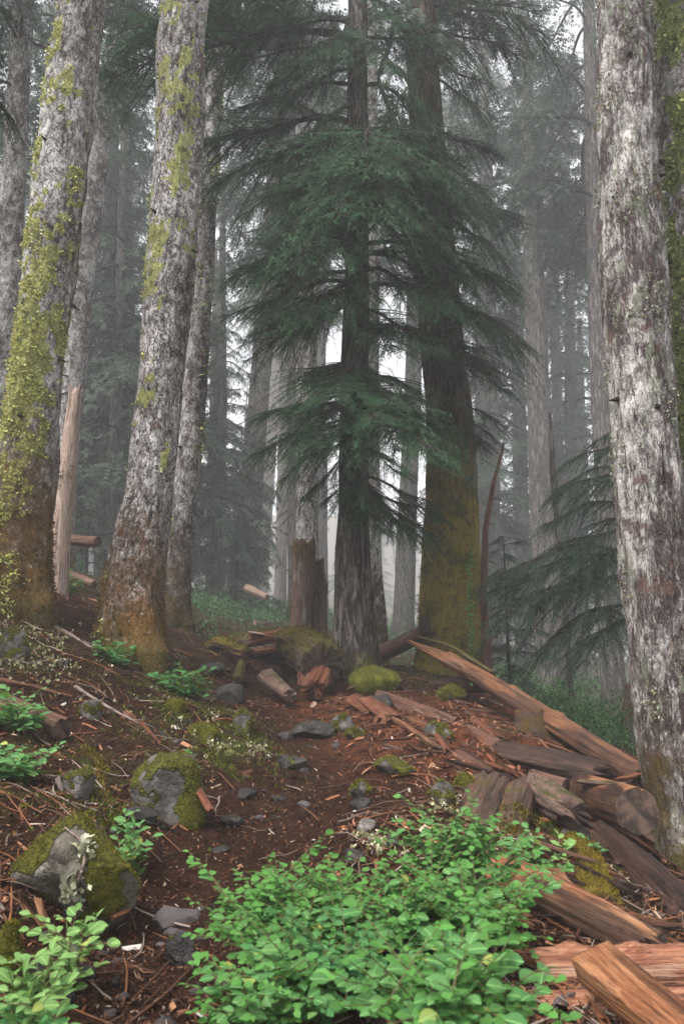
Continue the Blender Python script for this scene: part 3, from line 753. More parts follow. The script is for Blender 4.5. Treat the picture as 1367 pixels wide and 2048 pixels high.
# ------------------------------------------------------------------ boughs
def bough_arrays(seed, nside=46, side_tubes=True, arch=0.10, hang=0.30, spacing=0.017, tw=0.058, K=7, nl=0.0085, sl=0.52, fill=0.30):
    """unit bough along +X: needle triangles and limb tubes"""
    g = np.random.default_rng(seed)
    mb = MB()
    def main(s):
        s = np.asarray(s, float)
        return np.stack([s, 0.05 * np.sin(3.3 * s + seed), arch * np.sin(np.pi * s ** 0.7) + 0.02 * np.sin(9 * s + seed)], -1)
    s = np.linspace(0, 1, 12)
    V, Q = tube(main(s), 0.016 * (1 - s * 0.9) + 0.0012, 6); mb.add(V, Q)
    O, D, L, S = [], [], [], []
    ss_ = np.sort(g.uniform(0.16, 1.0, nside))
    for i, si in enumerate(ss_):
        sg = 1 if i % 2 else -1
        l = sl * (0.30 + 0.70 * np.sin(np.pi * min(si * 1.02, 1) ** 1.1)) * (1.2 - 0.5 * si) * g.uniform(0.45, 1.2)
        a = R(g.uniform(30, 82)) * (1 - 0.35 * si)
        d = np.array([math.cos(a), sg * math.sin(a), g.uniform(-0.32, 0.16)])
        p0 = main([si])[0]
        n = max(4, int(l / spacing))
        t = np.linspace(0.04, 1, n)
        curve = p0 + d * (t * l)[:, None]
        curve[:, 2] -= hang * l * t ** 2 * g.uniform(0.6, 1.4)
        curve[:, 0] += 0.12 * l * t ** 2
        if side_tubes: V, Q = tube(curve[::3] if n > 6 else curve, np.linspace(0.0045, 0.001, len(curve[::3] if n > 6 else curve)), 3); mb.add(V, Q) if side_tubes else None
        tan = np.gradient(curve, axis=0); tan /= np.linalg.norm(tan, axis=1, keepdims=True)
        up = np.array([0, 0, 1.0]) + g.normal(0, 0.25, (n, 3))
        lat = np.cross(up, tan); lat /= np.linalg.norm(lat, axis=1, keepdims=True)
        for sg2 in (-1, 1):
            dd = tan * g.uniform(0.5, 0.9, (n, 1)) + lat * sg2 * g.uniform(0.6, 1.0, (n, 1)) + np.array([0, 0, -1.0]) * g.uniform(0.0, hang * 1.6, (n, 1))
            dd = dd + g.normal(0, 0.22, (n, 3)); dd /= np.linalg.norm(dd, axis=1, keepdims=True)
            O.append(curve); D.append(dd); L.append(tw * (1.15 - 0.7 * t) * g.uniform(0.5, 1.25, n))
            sv = np.cross(dd, up); sv /= np.linalg.norm(sv, axis=1, keepdims=True); S.append(sv)
        O.append(curve[-1:]); D.append(tan[-1:]); L.append(np.array([tw * 0.7])); S.append(lat[-1:])
    O, D, L, S = np.concatenate(O), np.concatenate(D), np.concatenate(L), np.concatenate(S)
    nv = []
    n = len(O)
    for k in range(K):
        f = (k + 0.6) / K
        for sg in (-1, 1):
            b = O + D * (L * f)[:, None]
            ln = nl * (1.15 - 0.5 * f) * g.uniform(0.8, 1.3, n)
            hw = (L / K * fill)[:, None]
            tip = b + (S * sg * 0.85 + D * 0.65) * ln[:, None]
            nv.append(np.stack([b - D * hw, b + D * hw, tip], 1))
    NV = np.concatenate(nv).reshape(-1, 3)
    return mb, NV

def bough_pair(seed, nm, **kw):
    mb, NV = bough_arrays(seed, **kw)
    return mb.mesh('bough', [M['limb']]), mk_mesh('needles', NV, None, np.arange(len(NV)).reshape(-1, 3), False, [M[nm]])

BO = [bough_pair(100 + k, 'needle', arch=0.05 + 0.04 * (k % 3), hang=0.22 + 0.14 * (k % 2)) for k in range(5)]
BH = [bough_pair(140 + k, 'needle_dark', arch=0.10, hang=0.5, nside=44) for k in range(3)]
BD = [bough_pair(120 + k, 'needle_dark', arch=0.08, hang=0.3, nside=34, spacing=0.021) for k in range(3)]

def frame_to(p0, p1, roll=0.0):
    x = (p1 - p0); s = x.length; x = x / s
    up = Vector((0, 0, 1)); y = up.cross(x)
    if y.length < 1e-3: y = Vector((0, 1, 0))
    y.normalize(); z = x.cross(y)
    m = Matrix((x, y, z)).transposed().to_4x4()
    return Matrix.Translation(p0) @ m @ Matrix.Rotation(roll, 4, 'X') @ Matrix.Scale(s, 4)

def add_bough(root, base, P, az_from, tip, variants, k, rr=random.Random(5)):
    """az_from: attach height pixel row at the trunk; tip world point"""
    zt = az_from
    ax = Vector((np.interp(zt, P[:, 2], P[:, 0]), np.interp(zt, P[:, 2], P[:, 1]), zt))
    b, nd = variants[k % len(variants)]
    o = link('bough', b, root, frame_to(ax, tip - base, rr.uniform(-0.35, 0.35)))
    link('needles', nd, o)

def boughs(root, base, P, lst, variants, Ybase, xpx, seed=1):
    rr = random.Random(seed)
    for k, (tx, ty, tY, ay) in enumerate(lst):
        az = at(xpx, ay + 0.45 * (ty - ay), Ybase).z - base.z
        add_bough(root, base, P, az, at(tx, ty, tY), variants, rr.randrange(9), rr)

c1_list = [  # tip x, tip y, tip distance, attach row
    (545, 405, 7.7, 335), (600, 360, 7.3, 320),  (760, 330, 6.7, 280), (830, 345, 7.0, 280), (905, 390, 7.4, 290),
    (950, 450, 7.9, 300), (870, 300, 7.6, 260), (690, 420, 6.6, 320), (780, 430, 6.7, 320), (590, 300, 8.2, 270),  
    (820, 480, 6.9, 360),     (640, 330, 7.4, 290),
    (455, 560, 8.1, 440), (455, 640, 8.2, 500), (490, 690, 8.4, 540), (530, 620, 7.5, 480), (575, 690, 7.7, 560), (610, 640, 7.1, 520),
    (505, 525, 8.7, 430),  (560, 560, 7.6, 440),    
    (930, 560, 7.6, 470), (960, 640, 7.8, 520), (880, 620, 7.2, 500),  (1010, 560, 8.2, 440),  
    (530, 835, 7.8, 790), (505, 905, 7.9, 800), (560, 955, 7.7, 820), (605, 1000, 8.0, 840), (640, 880, 7.2, 780),  
    (740, 850, 6.9, 740), (800, 905, 7.1, 760), (860, 790, 7.4, 720), (660, 790, 7.0, 740), (840, 870, 7.2, 760), 
    (900, 850, 7.6, 740),  (620, 920, 7.4, 800),  
    (780, 1060, 7.6, 930), (835, 1085, 7.9, 940), (745, 1010, 7.5, 930), (865, 1010, 7.9, 910), (645, 1010, 7.9, 900),  (800, 950, 7.6, 860),
    (410, 300, 8.4, 190), (420, 380, 8.2, 210), (480, 425, 8.0, 250), (545, 335, 7.8, 200), (440, 130, 8.6, 60), (565, 215, 7.9, 110),
     (500, 80, 8.4, 20),    (420, 40, 8.8, -40),
     (860, 230, 7.6, 130),     (900, 120, 8.2, 30),
     (660, 760, 10.2, 690), (780, 700, 10.0, 600), (700, 330, 10.3, 240), (560, 420, 10.0, 330), (850, 430, 10.0, 300),
    (470, 230, 8.8, 120), (610, 280, 7.9, 180), (580, 130, 7.8, 20), (640, 140, 7.9, 20), (800, 150, 7.6, 40), (820, 60, 7.8, -60), (590, 860, 7.5, 770), (770, 810, 7.1, 730),
    (850, 700, 7.3, 560), (620, 540, 7.3, 440), (545, 650, 8.8, 520), (580, 470, 7.5, 380), (930, 340, 8.0, 270), (660, 120, 8.2, -40), (520, 180, 8.2, 60),
    (240, 95, 7.9, -90), (230, 170, 8.3, -30), (320, 60, 8.0, -120),
]
def thicken(lst, share, seed):
    r = random.Random(seed)
    return lst + [(a + r.gauss(0, 28), b + r.gauss(0, 20), c + r.uniform(-0.5, 0.6), d + r.gauss(0, 16)) for a, b, c, d in lst if r.random() < share and b > 240]
boughs(c1, c1b, c1P, thicken(c1_list, 0.55, 2), BO, 8.5, 711, 3)
c4_list = [
    (945, 130, 8.4, 0),  (870, 150, 8.0, 20),  (1000, 320, 9.4, 200), (1050, 130, 9.6, 0), (930, 30, 8.6, -120), (960, 60, 9.4, -60),
    (1060, 690, 8.3, 560), (1040, 600, 8.6, 470), (1005, 520, 8.2, 380), (965, 660, 7.9, 560),  (1015, 780, 8.2, 690), (1010, 860, 8.6, 760),
    (955, 750, 7.9, 660), (985, 905, 8.8, 800),      
    (960, 230, 8.6, 110), (1010, 70, 8.8, -30), (1105, 90, 8.6, -60),  (990, 190, 8.9, 60), (1080, 40, 9.2, -90),  
       (930, 430, 8.2, 310), (980, 400, 8.8, 270),   
         (1030, 470, 9.5, 360),  
       (980, 760, 10.6, 640),
]
boughs(c4, c4b, c4P, thicken(c4_list, 0.75, 4), BD, 9.3, 880, 9)

# ------------------------------------------------------------------ trees further back
LOW = []
for k in range(4):
    mb, NV = bough_arrays(200 + k, side_tubes=False, nside=22, arch=0.07, hang=0.5, spacing=0.05, tw=0.13, K=4, nl=0.030, sl=0.48, fill=0.34)
    V = np.concatenate(mb.v); Qd = np.concatenate(mb.q)
    LOW.append((V, Qd, NV))

def crown_meshes(seed, h, z0, Lmax, nb, slope=(-0.45, 0.0), profile=0.8, clump=1.0):
    g = np.random.default_rng(seed)
    bw, bn = MB(), MB()
    for k in range(nb):
        f = (k + g.random()) / nb
        z = z0 + (h - z0) * f ** clump
        L = max(0.35, Lmax * (1 - f) ** profile * g.uniform(0.55, 1.1))
        az = k * 2.399 + g.uniform(-0.5, 0.5)
        sl = g.uniform(*slope)
        d = np.array([math.cos(az), math.sin(az), sl]); d /= np.linalg.norm(d)
        y = np.cross([0, 0, 1.0], d); y /= np.linalg.norm(y); zz = np.cross(d, y)
        Mx = np.stack([d, y, zz], 0) * L
        V, Qd, NV = LOW[g.integers(0, len(LOW))]
        o = np.array([0, 0, z])
        bw.add(V @ Mx + o, Qd)
        bn.add(NV @ Mx + o, None, np.arange(len(NV)).reshape(-1, 3))
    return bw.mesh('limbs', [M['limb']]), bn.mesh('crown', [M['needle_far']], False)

CROWNS = {
    'tall': [crown_meshes(31, 22, 9.0, 3.6, 38, (-0.6, -0.1)), crown_meshes(32, 24, 10.0, 3.4, 36, (-0.6, -0.1))],
    'low': [crown_meshes(41, 14, 1.8, 3.0, 64, (-0.55, -0.1)), crown_meshes(42, 12, 1.2, 2.6, 60, (-0.6, -0.1))],
    'sapling': [crown_meshes(51, 3.2, 0.25, 1.3, 34, (-0.3, 0.15)), crown_meshes(52, 2.4, 0.2, 1.0, 28, (-0.3, 0.15))],
}
DEAD = []
for k in range(3):
    g = np.random.default_rng(70 + k)
    s = np.linspace(0, 1, 8)
    P = np.stack([s, 0.05 * np.sin(4 * s + k), -0.45 * s ** 1.6 + 0.1 * s], -1)
    mb = MB(); V, Q = tube(P, 0.016 * (1 - s) + 0.003, 5); mb.add(V, Q)
    for j in range(5):
        a = P[2 + j]; e = a + np.array([0.16, (-1) ** j * 0.12, -0.10 * g.random()])
        V, Q = tube([a, (a + e) / 2, e], [0.005, 0.004, 0.002], 3); mb.add(V, Q)
    DEAD.append(mb.mesh('dead_branch', [M['limb']]))

def back_tree(label, pts, mat, ztop, crown=None, cv=0, seed=0, dead=0, group=None, name='conifer_tree', nseg=28, nring=90, crown_dz=0.0, cs=1.0, amp=0.02, dead_z=(2, 8), lichen=None):
    k = far_(pts[0][3]) / pts[0][3]
    pts = [(a, b, w, far_(Y)) for a, b, w, Y in pts]
    k = min(k, 2.3); ztop *= 0.5 + 0.5 * k; cs *= 0.35 + 0.65 * k; crown_dz *= k
    base, P, r = trunk_axis(pts, ztop, rtop=0.35)
    root = tree_root(name, base, label, 'tree', group)
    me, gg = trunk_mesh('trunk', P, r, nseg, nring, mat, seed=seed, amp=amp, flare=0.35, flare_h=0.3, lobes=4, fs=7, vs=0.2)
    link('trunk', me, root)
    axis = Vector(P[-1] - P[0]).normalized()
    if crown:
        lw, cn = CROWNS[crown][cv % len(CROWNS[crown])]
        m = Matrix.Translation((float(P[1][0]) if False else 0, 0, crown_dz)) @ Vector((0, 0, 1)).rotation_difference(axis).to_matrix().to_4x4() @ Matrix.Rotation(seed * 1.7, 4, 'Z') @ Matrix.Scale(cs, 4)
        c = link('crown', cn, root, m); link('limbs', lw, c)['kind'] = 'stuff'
    rr = random.Random(seed)
    for k in range(dead):
        z = rr.uniform(*dead_z)
        p = Vector((np.interp(z, P[:, 2], P[:, 0]), np.interp(z, P[:, 2], P[:, 1]), z))
        link('dead_branch', DEAD[k % 3], root, Matrix.Translation(p) @ Matrix.Rotation(rr.uniform(0, 6.28), 4, 'Z') @ Matrix.Rotation(rr.uniform(-0.1, 0.5), 4, 'Y') @ Matrix.Scale(rr.uniform(0.7, 1.6), 4))
    return root, gg

_, gw = back_tree('white-flecked trunk rising behind the rotten double stump', [(616, 1262, 50, 11), (615, 1080, 46, 11), (612, 800, 42, 11), (608, 500, 36, 11)],
          M['bark_white'], 17, None, seed=12, nseg=56, nring=200, amp=0.02)
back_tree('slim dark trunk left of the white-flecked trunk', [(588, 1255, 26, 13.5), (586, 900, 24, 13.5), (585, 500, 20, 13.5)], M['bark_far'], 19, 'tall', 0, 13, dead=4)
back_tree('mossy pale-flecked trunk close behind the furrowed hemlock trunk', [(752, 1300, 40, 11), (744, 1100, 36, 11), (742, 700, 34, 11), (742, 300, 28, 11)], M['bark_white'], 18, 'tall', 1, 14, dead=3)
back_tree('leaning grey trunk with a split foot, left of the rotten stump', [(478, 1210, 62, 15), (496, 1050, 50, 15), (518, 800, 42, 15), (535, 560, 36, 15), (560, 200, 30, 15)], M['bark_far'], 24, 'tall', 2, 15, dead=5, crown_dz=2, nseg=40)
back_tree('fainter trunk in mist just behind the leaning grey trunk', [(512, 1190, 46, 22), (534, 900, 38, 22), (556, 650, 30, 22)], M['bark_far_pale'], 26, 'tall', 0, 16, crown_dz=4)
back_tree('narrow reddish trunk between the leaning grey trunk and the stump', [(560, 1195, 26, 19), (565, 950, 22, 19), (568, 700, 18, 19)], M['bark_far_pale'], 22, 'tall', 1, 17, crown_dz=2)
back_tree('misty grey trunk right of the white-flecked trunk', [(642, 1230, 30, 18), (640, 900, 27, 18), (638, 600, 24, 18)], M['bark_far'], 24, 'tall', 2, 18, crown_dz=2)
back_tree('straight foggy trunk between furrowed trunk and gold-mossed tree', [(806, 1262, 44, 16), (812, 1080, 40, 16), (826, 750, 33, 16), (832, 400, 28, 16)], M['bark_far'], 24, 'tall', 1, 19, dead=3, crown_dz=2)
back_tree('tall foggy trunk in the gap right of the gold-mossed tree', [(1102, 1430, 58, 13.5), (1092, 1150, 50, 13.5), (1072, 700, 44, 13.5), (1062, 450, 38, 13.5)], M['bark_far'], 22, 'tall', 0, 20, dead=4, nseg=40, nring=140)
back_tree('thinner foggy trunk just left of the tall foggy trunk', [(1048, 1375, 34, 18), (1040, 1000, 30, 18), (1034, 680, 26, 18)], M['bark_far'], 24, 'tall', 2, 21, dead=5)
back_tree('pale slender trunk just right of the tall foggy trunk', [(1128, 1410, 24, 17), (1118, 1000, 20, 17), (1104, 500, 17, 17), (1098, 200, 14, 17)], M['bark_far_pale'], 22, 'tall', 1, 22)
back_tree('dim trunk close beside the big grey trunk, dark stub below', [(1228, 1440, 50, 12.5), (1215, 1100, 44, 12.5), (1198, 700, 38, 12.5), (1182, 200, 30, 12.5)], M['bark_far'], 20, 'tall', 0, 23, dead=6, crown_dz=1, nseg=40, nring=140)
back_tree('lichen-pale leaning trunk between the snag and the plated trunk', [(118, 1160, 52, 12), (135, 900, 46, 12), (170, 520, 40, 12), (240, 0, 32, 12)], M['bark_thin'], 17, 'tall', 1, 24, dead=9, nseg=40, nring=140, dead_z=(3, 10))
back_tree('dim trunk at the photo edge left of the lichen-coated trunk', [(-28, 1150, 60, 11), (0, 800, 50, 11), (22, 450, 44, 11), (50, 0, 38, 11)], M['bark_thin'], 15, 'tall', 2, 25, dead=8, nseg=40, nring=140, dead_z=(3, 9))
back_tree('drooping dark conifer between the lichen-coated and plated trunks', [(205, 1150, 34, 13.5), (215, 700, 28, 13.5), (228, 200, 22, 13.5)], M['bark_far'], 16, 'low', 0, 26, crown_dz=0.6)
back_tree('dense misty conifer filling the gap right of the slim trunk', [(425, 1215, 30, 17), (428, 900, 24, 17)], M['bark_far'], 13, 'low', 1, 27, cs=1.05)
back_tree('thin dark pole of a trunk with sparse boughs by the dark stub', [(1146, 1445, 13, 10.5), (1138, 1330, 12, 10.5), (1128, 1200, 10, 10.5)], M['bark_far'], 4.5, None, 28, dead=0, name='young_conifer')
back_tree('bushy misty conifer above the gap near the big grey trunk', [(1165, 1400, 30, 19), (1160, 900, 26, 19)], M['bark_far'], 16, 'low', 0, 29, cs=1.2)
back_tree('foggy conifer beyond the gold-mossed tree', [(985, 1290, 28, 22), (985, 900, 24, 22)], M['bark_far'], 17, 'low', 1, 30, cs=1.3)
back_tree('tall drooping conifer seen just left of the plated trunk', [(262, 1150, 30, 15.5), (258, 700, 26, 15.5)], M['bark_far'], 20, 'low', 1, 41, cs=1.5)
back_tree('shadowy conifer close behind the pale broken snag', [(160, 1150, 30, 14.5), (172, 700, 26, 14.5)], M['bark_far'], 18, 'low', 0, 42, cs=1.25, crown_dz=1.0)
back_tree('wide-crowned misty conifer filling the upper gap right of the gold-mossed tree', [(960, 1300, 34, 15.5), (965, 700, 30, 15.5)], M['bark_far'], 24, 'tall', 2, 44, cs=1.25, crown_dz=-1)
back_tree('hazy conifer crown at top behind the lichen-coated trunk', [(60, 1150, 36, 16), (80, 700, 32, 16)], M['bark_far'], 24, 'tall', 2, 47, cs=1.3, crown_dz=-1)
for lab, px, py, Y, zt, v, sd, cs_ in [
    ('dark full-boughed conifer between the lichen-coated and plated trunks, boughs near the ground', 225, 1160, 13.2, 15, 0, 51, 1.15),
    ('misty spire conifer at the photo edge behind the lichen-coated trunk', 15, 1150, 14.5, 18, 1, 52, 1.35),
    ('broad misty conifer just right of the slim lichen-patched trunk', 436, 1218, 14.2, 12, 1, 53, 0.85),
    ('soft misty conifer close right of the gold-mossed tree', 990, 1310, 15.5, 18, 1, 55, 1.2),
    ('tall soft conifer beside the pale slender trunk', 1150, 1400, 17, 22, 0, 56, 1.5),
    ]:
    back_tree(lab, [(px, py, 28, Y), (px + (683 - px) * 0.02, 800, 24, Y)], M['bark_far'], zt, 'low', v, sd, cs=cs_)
# low young conifers at the right with boughs reaching left
sap = [(1020, 1380, 9.8, 0.9, 1, 'small hemlock with drooping boughs right of the thin red snag'), (470, 1235, 13.5, 0.7, 0, 'low misty sapling left of the leaning grey trunk'),
       (330, 1200, 14.5, 0.8, 1, 'low misty sapling seen between the two pale trunks'), (170, 1165, 12.5, 0.6, 0, 'small dark sapling behind the pale snag')]
for k, (px, py, Y, s, v, lab) in enumerate(sap):
    s *= 1 if Y < 11 else far_(Y) / Y; Y = far_(Y)
    b = at(px, py, Y); b.z = gh(b.x, b.y)
    root = tree_root('young_hemlock', b, lab)
    hgt = (3.2, 2.4)[v] * s
    me, _g = trunk_mesh('trunk', [(0, 0, -0.2), (0, 0, hgt)], [0.035 * s, 0.006], 10, 20, M['limb'], seed=k, amp=0.002, flare=0.3)
    link('trunk', me, root)
    lw, cn = CROWNS['sapling'][v]
    c = link('crown', cn, root, Matrix.Rotation(k * 1.3, 4, 'Z') @ Matrix.Scale(s, 4)); link('limbs', lw, c)['kind'] = 'stuff'
# boughs of a hemlock out of frame low at the right
hb = at(1292, 1250, 7.7)
hroot = tree_root('hemlock_tree', Vector((hb.x, hb.y, gh(hb.x, hb.y))), 'hemlock with big dark boughs hanging beside the thin red snag')
_hP = np.array([(0, 0, -0.3), (0, 0, 4.6)])
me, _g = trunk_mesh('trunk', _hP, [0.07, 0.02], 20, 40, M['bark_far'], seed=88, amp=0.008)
link('trunk', me, hroot)
h_list = [(985, 1150, 7.3, 1080), (1010, 1230, 7.0, 1120), (1090, 1300, 6.9, 1140), (1075, 1200, 7.4, 1060), (1085, 1050, 7.6, 980),
          (1105, 980, 7.7, 900), (1120, 935, 7.9, 860), (1070, 1120, 8.0, 1020), (1140, 1180, 7.0, 1040), (1180, 1320, 6.9, 1150), (1165, 900, 8.0, 830),
          (1150, 1000, 7.2, 930), (1290, 1100, 8.6, 980), (1300, 900, 8.8, 800), (1160, 1100, 7.2, 990)]
_hr = random.Random(6)
h_list += [(a + _hr.uniform(-10, 60), b + _hr.uniform(-30, 40), c + _hr.uniform(-0.4, 0.4), d + _hr.uniform(-30, 30)) for a, b, c, d in h_list[::5]]
boughs(hroot, hroot.location.copy(), _hP, h_list, BH, 7.7, 1292, 21)
# a bough hanging in from an unseen tree at the upper left
ub = at(-330, 1200, 4.6)
uroot = tree_root('hemlock_tree', Vector((ub.x, ub.y, gh(ub.x, ub.y))), 'dark bough hanging into the top corner beside the lichen-coated trunk')
_uP = np.array([(0, 0, -0.3), (0.1, 0, 7.5)])
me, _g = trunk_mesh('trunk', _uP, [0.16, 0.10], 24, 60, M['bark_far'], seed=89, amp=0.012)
link('trunk', me, uroot)
boughs(uroot, uroot.location.copy(), _uP, [(30, 235, 4.4, -20), (15, 130, 4.6, -60), (40, 60, 4.8, -160)], BD, 4.6, -330, 22)

# far rows of trees fading into fog
rr = random.Random(44)
far = []
for k in range(34):
    Y = rr.uniform(60, 150); x = rr.uniform(-0.62, 0.62) * Y
    far.append((x, Y))
far += [(-11.5, 6), (-14, 11), (9.0, 6), (12, 10), (9.0, 0.0), (13, -1), (-13, -1), (-10, -7), (-5, -8.6), (0.5, -8.8), (5.5, -8.6), (10, -7), (-8.6, 2), (-17, 4), (16, 4), (13, 17), (17, 25), (11.5, 25), (21, 36), (18, 14), (24, 22), (15, 33), (-15, 19), (-20, 28), (-19, 14)]  # near ones lie out of view, mostly added to block low sky light
FT = []
for k in range(4):
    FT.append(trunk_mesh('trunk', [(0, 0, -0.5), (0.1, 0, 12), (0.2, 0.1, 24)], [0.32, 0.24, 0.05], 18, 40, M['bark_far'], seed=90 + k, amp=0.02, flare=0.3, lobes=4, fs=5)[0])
for k, (x, y) in enumerate(far):
    if y < 20: lab, grp = 'tall conifer of the surrounding wood beside the trail', 'trees around the trail'
    else: lab, grp = 'pale fog-veiled conifer trunk far behind the nearer trees', 'far trees fading into the fog'
    root = tree_root('far_conifer', (x, y, gh(x, y)), lab, 'tree', grp)
    s = rr.uniform(0.75, 1.15)
    root.rotation_euler = (rr.uniform(-0.03, 0.03), rr.uniform(-0.03, 0.03), rr.uniform(0, 6.28)); root.scale = (s, s, s)
    link('trunk', FT[k % 4], root)
    lw, cn = CROWNS['tall' if (k % 4 and y > 20) else 'low'][k % 2]
    c = link('crown', cn, root); link('limbs', lw, c)['kind'] = 'stuff'

# ------------------------------------------------------------------ logs, slabs, sticks
def log(name, label, cat, pts, radii, mat, seed=0, nseg=36, nring=60, squash=1.0, jag=(0.0, 0.0), amp=0.10, cracks=0.5, cut=(), roll=0.0, group=None, knots=0, boxy=0.0, moss_t=None, endmat=None):
    """pts: world points along the log, radii in metres; local X runs along the log"""
    pts = [Vector(p) for p in pts]
    p0 = pts[0]; x = (pts[-1] - p0).normalized()
    y = Vector((0, 0, 1)).cross(x)
    y = y.normalized() if y.length > 1e-3 else Vector((0, 1, 0))
    z = x.cross(y)
    Mw = Matrix((x, y, z)).transposed().to_4x4() @ Matrix.Rotation(roll, 4, 'X')
    inv = Mw.to_3x3().inverted()
    LP = np.array([tuple(inv @ (p - p0)) for p in pts])
    cum = np.concatenate([[0], np.cumsum(np.linalg.norm(np.diff(LP, axis=0), axis=1))]); Ln = cum[-1]
    th = np.arange(nseg) / nseg * 2 * np.pi
    q = np.stack([np.cos(th), np.sin(th), th * 0], -1)
    def jg(a, sd):
        if a <= 0: return np.zeros(nseg)
        n1 = fbm(q * 1.3 + sd, 2, seed + sd); n2 = fbm(q * 7 + sd, 2, seed + sd + 3)
        return a * np.clip(0.45 + 0.7 * n1 + 0.6 * n2, 0, 1.4)
    s0 = jg(jag[0], 1) / Ln; s1 = 1 - jg(jag[1], 2) / Ln
    S = s0[None, :] + np.linspace(0, 1, nring)[:, None] * (s1 - s0)[None, :]
    A = S * Ln
    # smooth path through control points
    def ip(c): 
        t = A.ravel()
        if len(LP) > 2:
            out = np.interp(t, cum, LP[:, c]); w = 0.12 * Ln
            return sum(np.interp(np.clip(t + o * w, 0, Ln), cum, LP[:, c]) for o in (-1, -0.5, 0, 0.5, 1)) / 5 if c != 0 else out
        return np.interp(t, cum, LP[:, c])
    C = np.stack([ip(0), ip(1), ip(2)], -1).reshape(nring, nseg, 3)
    rad = np.interp(A.ravel(), cum, radii).reshape(nring, nseg)
    TH = np.repeat(th[None, :], nring, 0)
    rm = max(radii)
    if boxy:
        c_, s_ = np.abs(np.cos(TH)), np.abs(np.sin(TH))
        rad = rad * ((1 - boxy) + boxy * 1.0 / np.maximum(np.maximum(c_, s_), 0.5) * 0.9)
    qq = np.stack([A * 1.2, np.cos(TH) * 2.2, np.sin(TH) * 2.2], -1).reshape(-1, 3)
    d = amp * rm * (0.9 * fbm(qq * 1.0, 3, seed + 20) + 0.55 * fbm(qq * np.array([0.6, 3, 3]), 3, seed + 30) + 0.42 * fbm(qq * np.array([0.5, 8, 8]), 2, seed + 35))
    if cracks:
        cr = np.abs(vnoise(qq * np.array([0.35, 2.1, 2.1]), seed + 40))
        d = d - cracks * rm * 0.28 * np.clip(1 - cr / 0.07, 0, 1)
        c2 = np.abs(vnoise(qq * np.array([0.45, 5.2, 5.2]) + 31, seed + 44))
        d = d - cracks * rm * 0.13 * np.clip(1 - c2 / 0.09, 0, 1) * np.clip(0.6 + fbm(qq * 1.3, 2, seed + 46) * 2, 0, 1)
    rad = rad + d.reshape(rad.shape)
    g = random.Random(seed)
    for k in range(knots):
        ka, kt = g.uniform(0.1, 0.9) * Ln, g.uniform(0, 6.28)
        dd = ((A - ka) / (rm * 0.45)) ** 2 + (np.angle(np.exp(1j * (TH - kt))) / 0.4) ** 2
        rad = rad + rm * 0.28 * np.exp(-dd)
    V = C.copy()
    V[..., 1] += rad * np.cos(TH); V[..., 2] += rad * np.sin(TH) * squash
    Q = grid_q(nring, nseg)[:, ::-1]
    Vf = V.reshape(-1, 3)
    e0, e1 = V[0].mean(0), V[-1].mean(0)
    if jag[0]: e0 = e0 + np.array([jag[0] * 0.25, 0, 0])
    if jag[1]: e1 = e1 - np.array([jag[1] * 0.25, 0, 0])
    Vf = np.vstack([Vf, e0, e1]); n = nring * nseg
    k0 = np.arange(nseg); k1 = n - nseg + k0
    T = np.concatenate([np.stack([k0, np.roll(k0, -1), np.full(nseg, n)], -1), np.stack([np.roll(k1, -1), k1, np.full(nseg, n + 1)], -1)])
    o = link(name, mk_mesh(name, Vf, Q, T, True, [mat]))
    o.matrix_world = Matrix.Translation(p0) @ Mw
    tag(o, label, cat, group)
    for e in cut:
        ring = V[0] if e == 0 else V[-1]
        cen = ring.mean(0); sx = -0.004 if e == 0 else 0.004
        v = [cen + np.array([sx, 0, 0])]
        for f in (0.5, 0.975):
            v += list(cen + (ring - cen) * f + np.array([sx * (1 if f > 0.9 else 1.2), 0, 0]))
        v = np.array(v) - cen
        a = 1 + k0; b = 1 + nseg + k0
        Tt = np.stack([np.zeros(nseg, int), a, np.roll(a, -1)], -1); Qq = np.stack([a, b, np.roll(b, -1), np.roll(a, -1)], -1)
        if e == 0: Tt, Qq = Tt[:, ::-1], Qq[:, ::-1]
        c = link('cut_end', mk_mesh('cut_end', v, Qq, Tt, False, [endmat or M['end']]), o)
        c.location = cen
    if moss_t:
        res = tufts(V, moss_t[0], moss_t[1], moss_t[2], moss_t[3], seed + 7, nl=2)
        stuff_mesh('moss', res, M['moss'], o)
    return o

def pw(py, Y, w): return w / 2 * mpp(py, Y)

def logpx(name, label, cat, a, b, mat, **kw):
    """a, b: (px, py, Y, width_px)"""
    mids = kw.pop('mids', [])
    L = [a] + mids + [b]
    return log(name, label, cat, [at(*p[:3]) for p in L], [pw(p[1], p[2], p[3]) for p in L], mat, **kw)

up_moss = lambda p, nm: np.clip(nm[:, 2] * 0.8 + fbm(p * 6, 3, 3) * 1.6 + 0.15, 0, 1)
# fallen mossy log that ends at the trail
logpx('fallen_log', 'bulky mossy bark log with crumbling red end lying across the trail head', 'log', (644, 1340, 7.6, 92), (450, 1292, 10.4, 40), M['log_mossy'],
      mids=[(632, 1306, 8.1, 92), (592, 1288, 8.9, 74), (520, 1290, 9.7, 50)], seed=3, nseg=56, nring=110, jag=(0.16, 0.1), amp=0.22, cracks=0.3,
      moss_t=(up_moss, 2600, 0.026, GM))
logpx('rotten_core', 'crumbling red heartwood spilling from the end of the mossy log', 'wood chunk', (640, 1350, 7.7, 62), (622, 1388, 7.2, 40), M['rot_red'], seed=5, squash=0.7, jag=(0.05, 0.22), amp=0.6, cracks=0.6, nseg=44)
logpx('wood_slab', 'broken orange slab with pale top resting on the mossy log', 'wood slab', (490, 1284, 8.6, 44), (556, 1272, 8.7, 44), M['rot_red'], seed=6, squash=0.55, jag=(0.10, 0.14), amp=0.3, cracks=0.5)
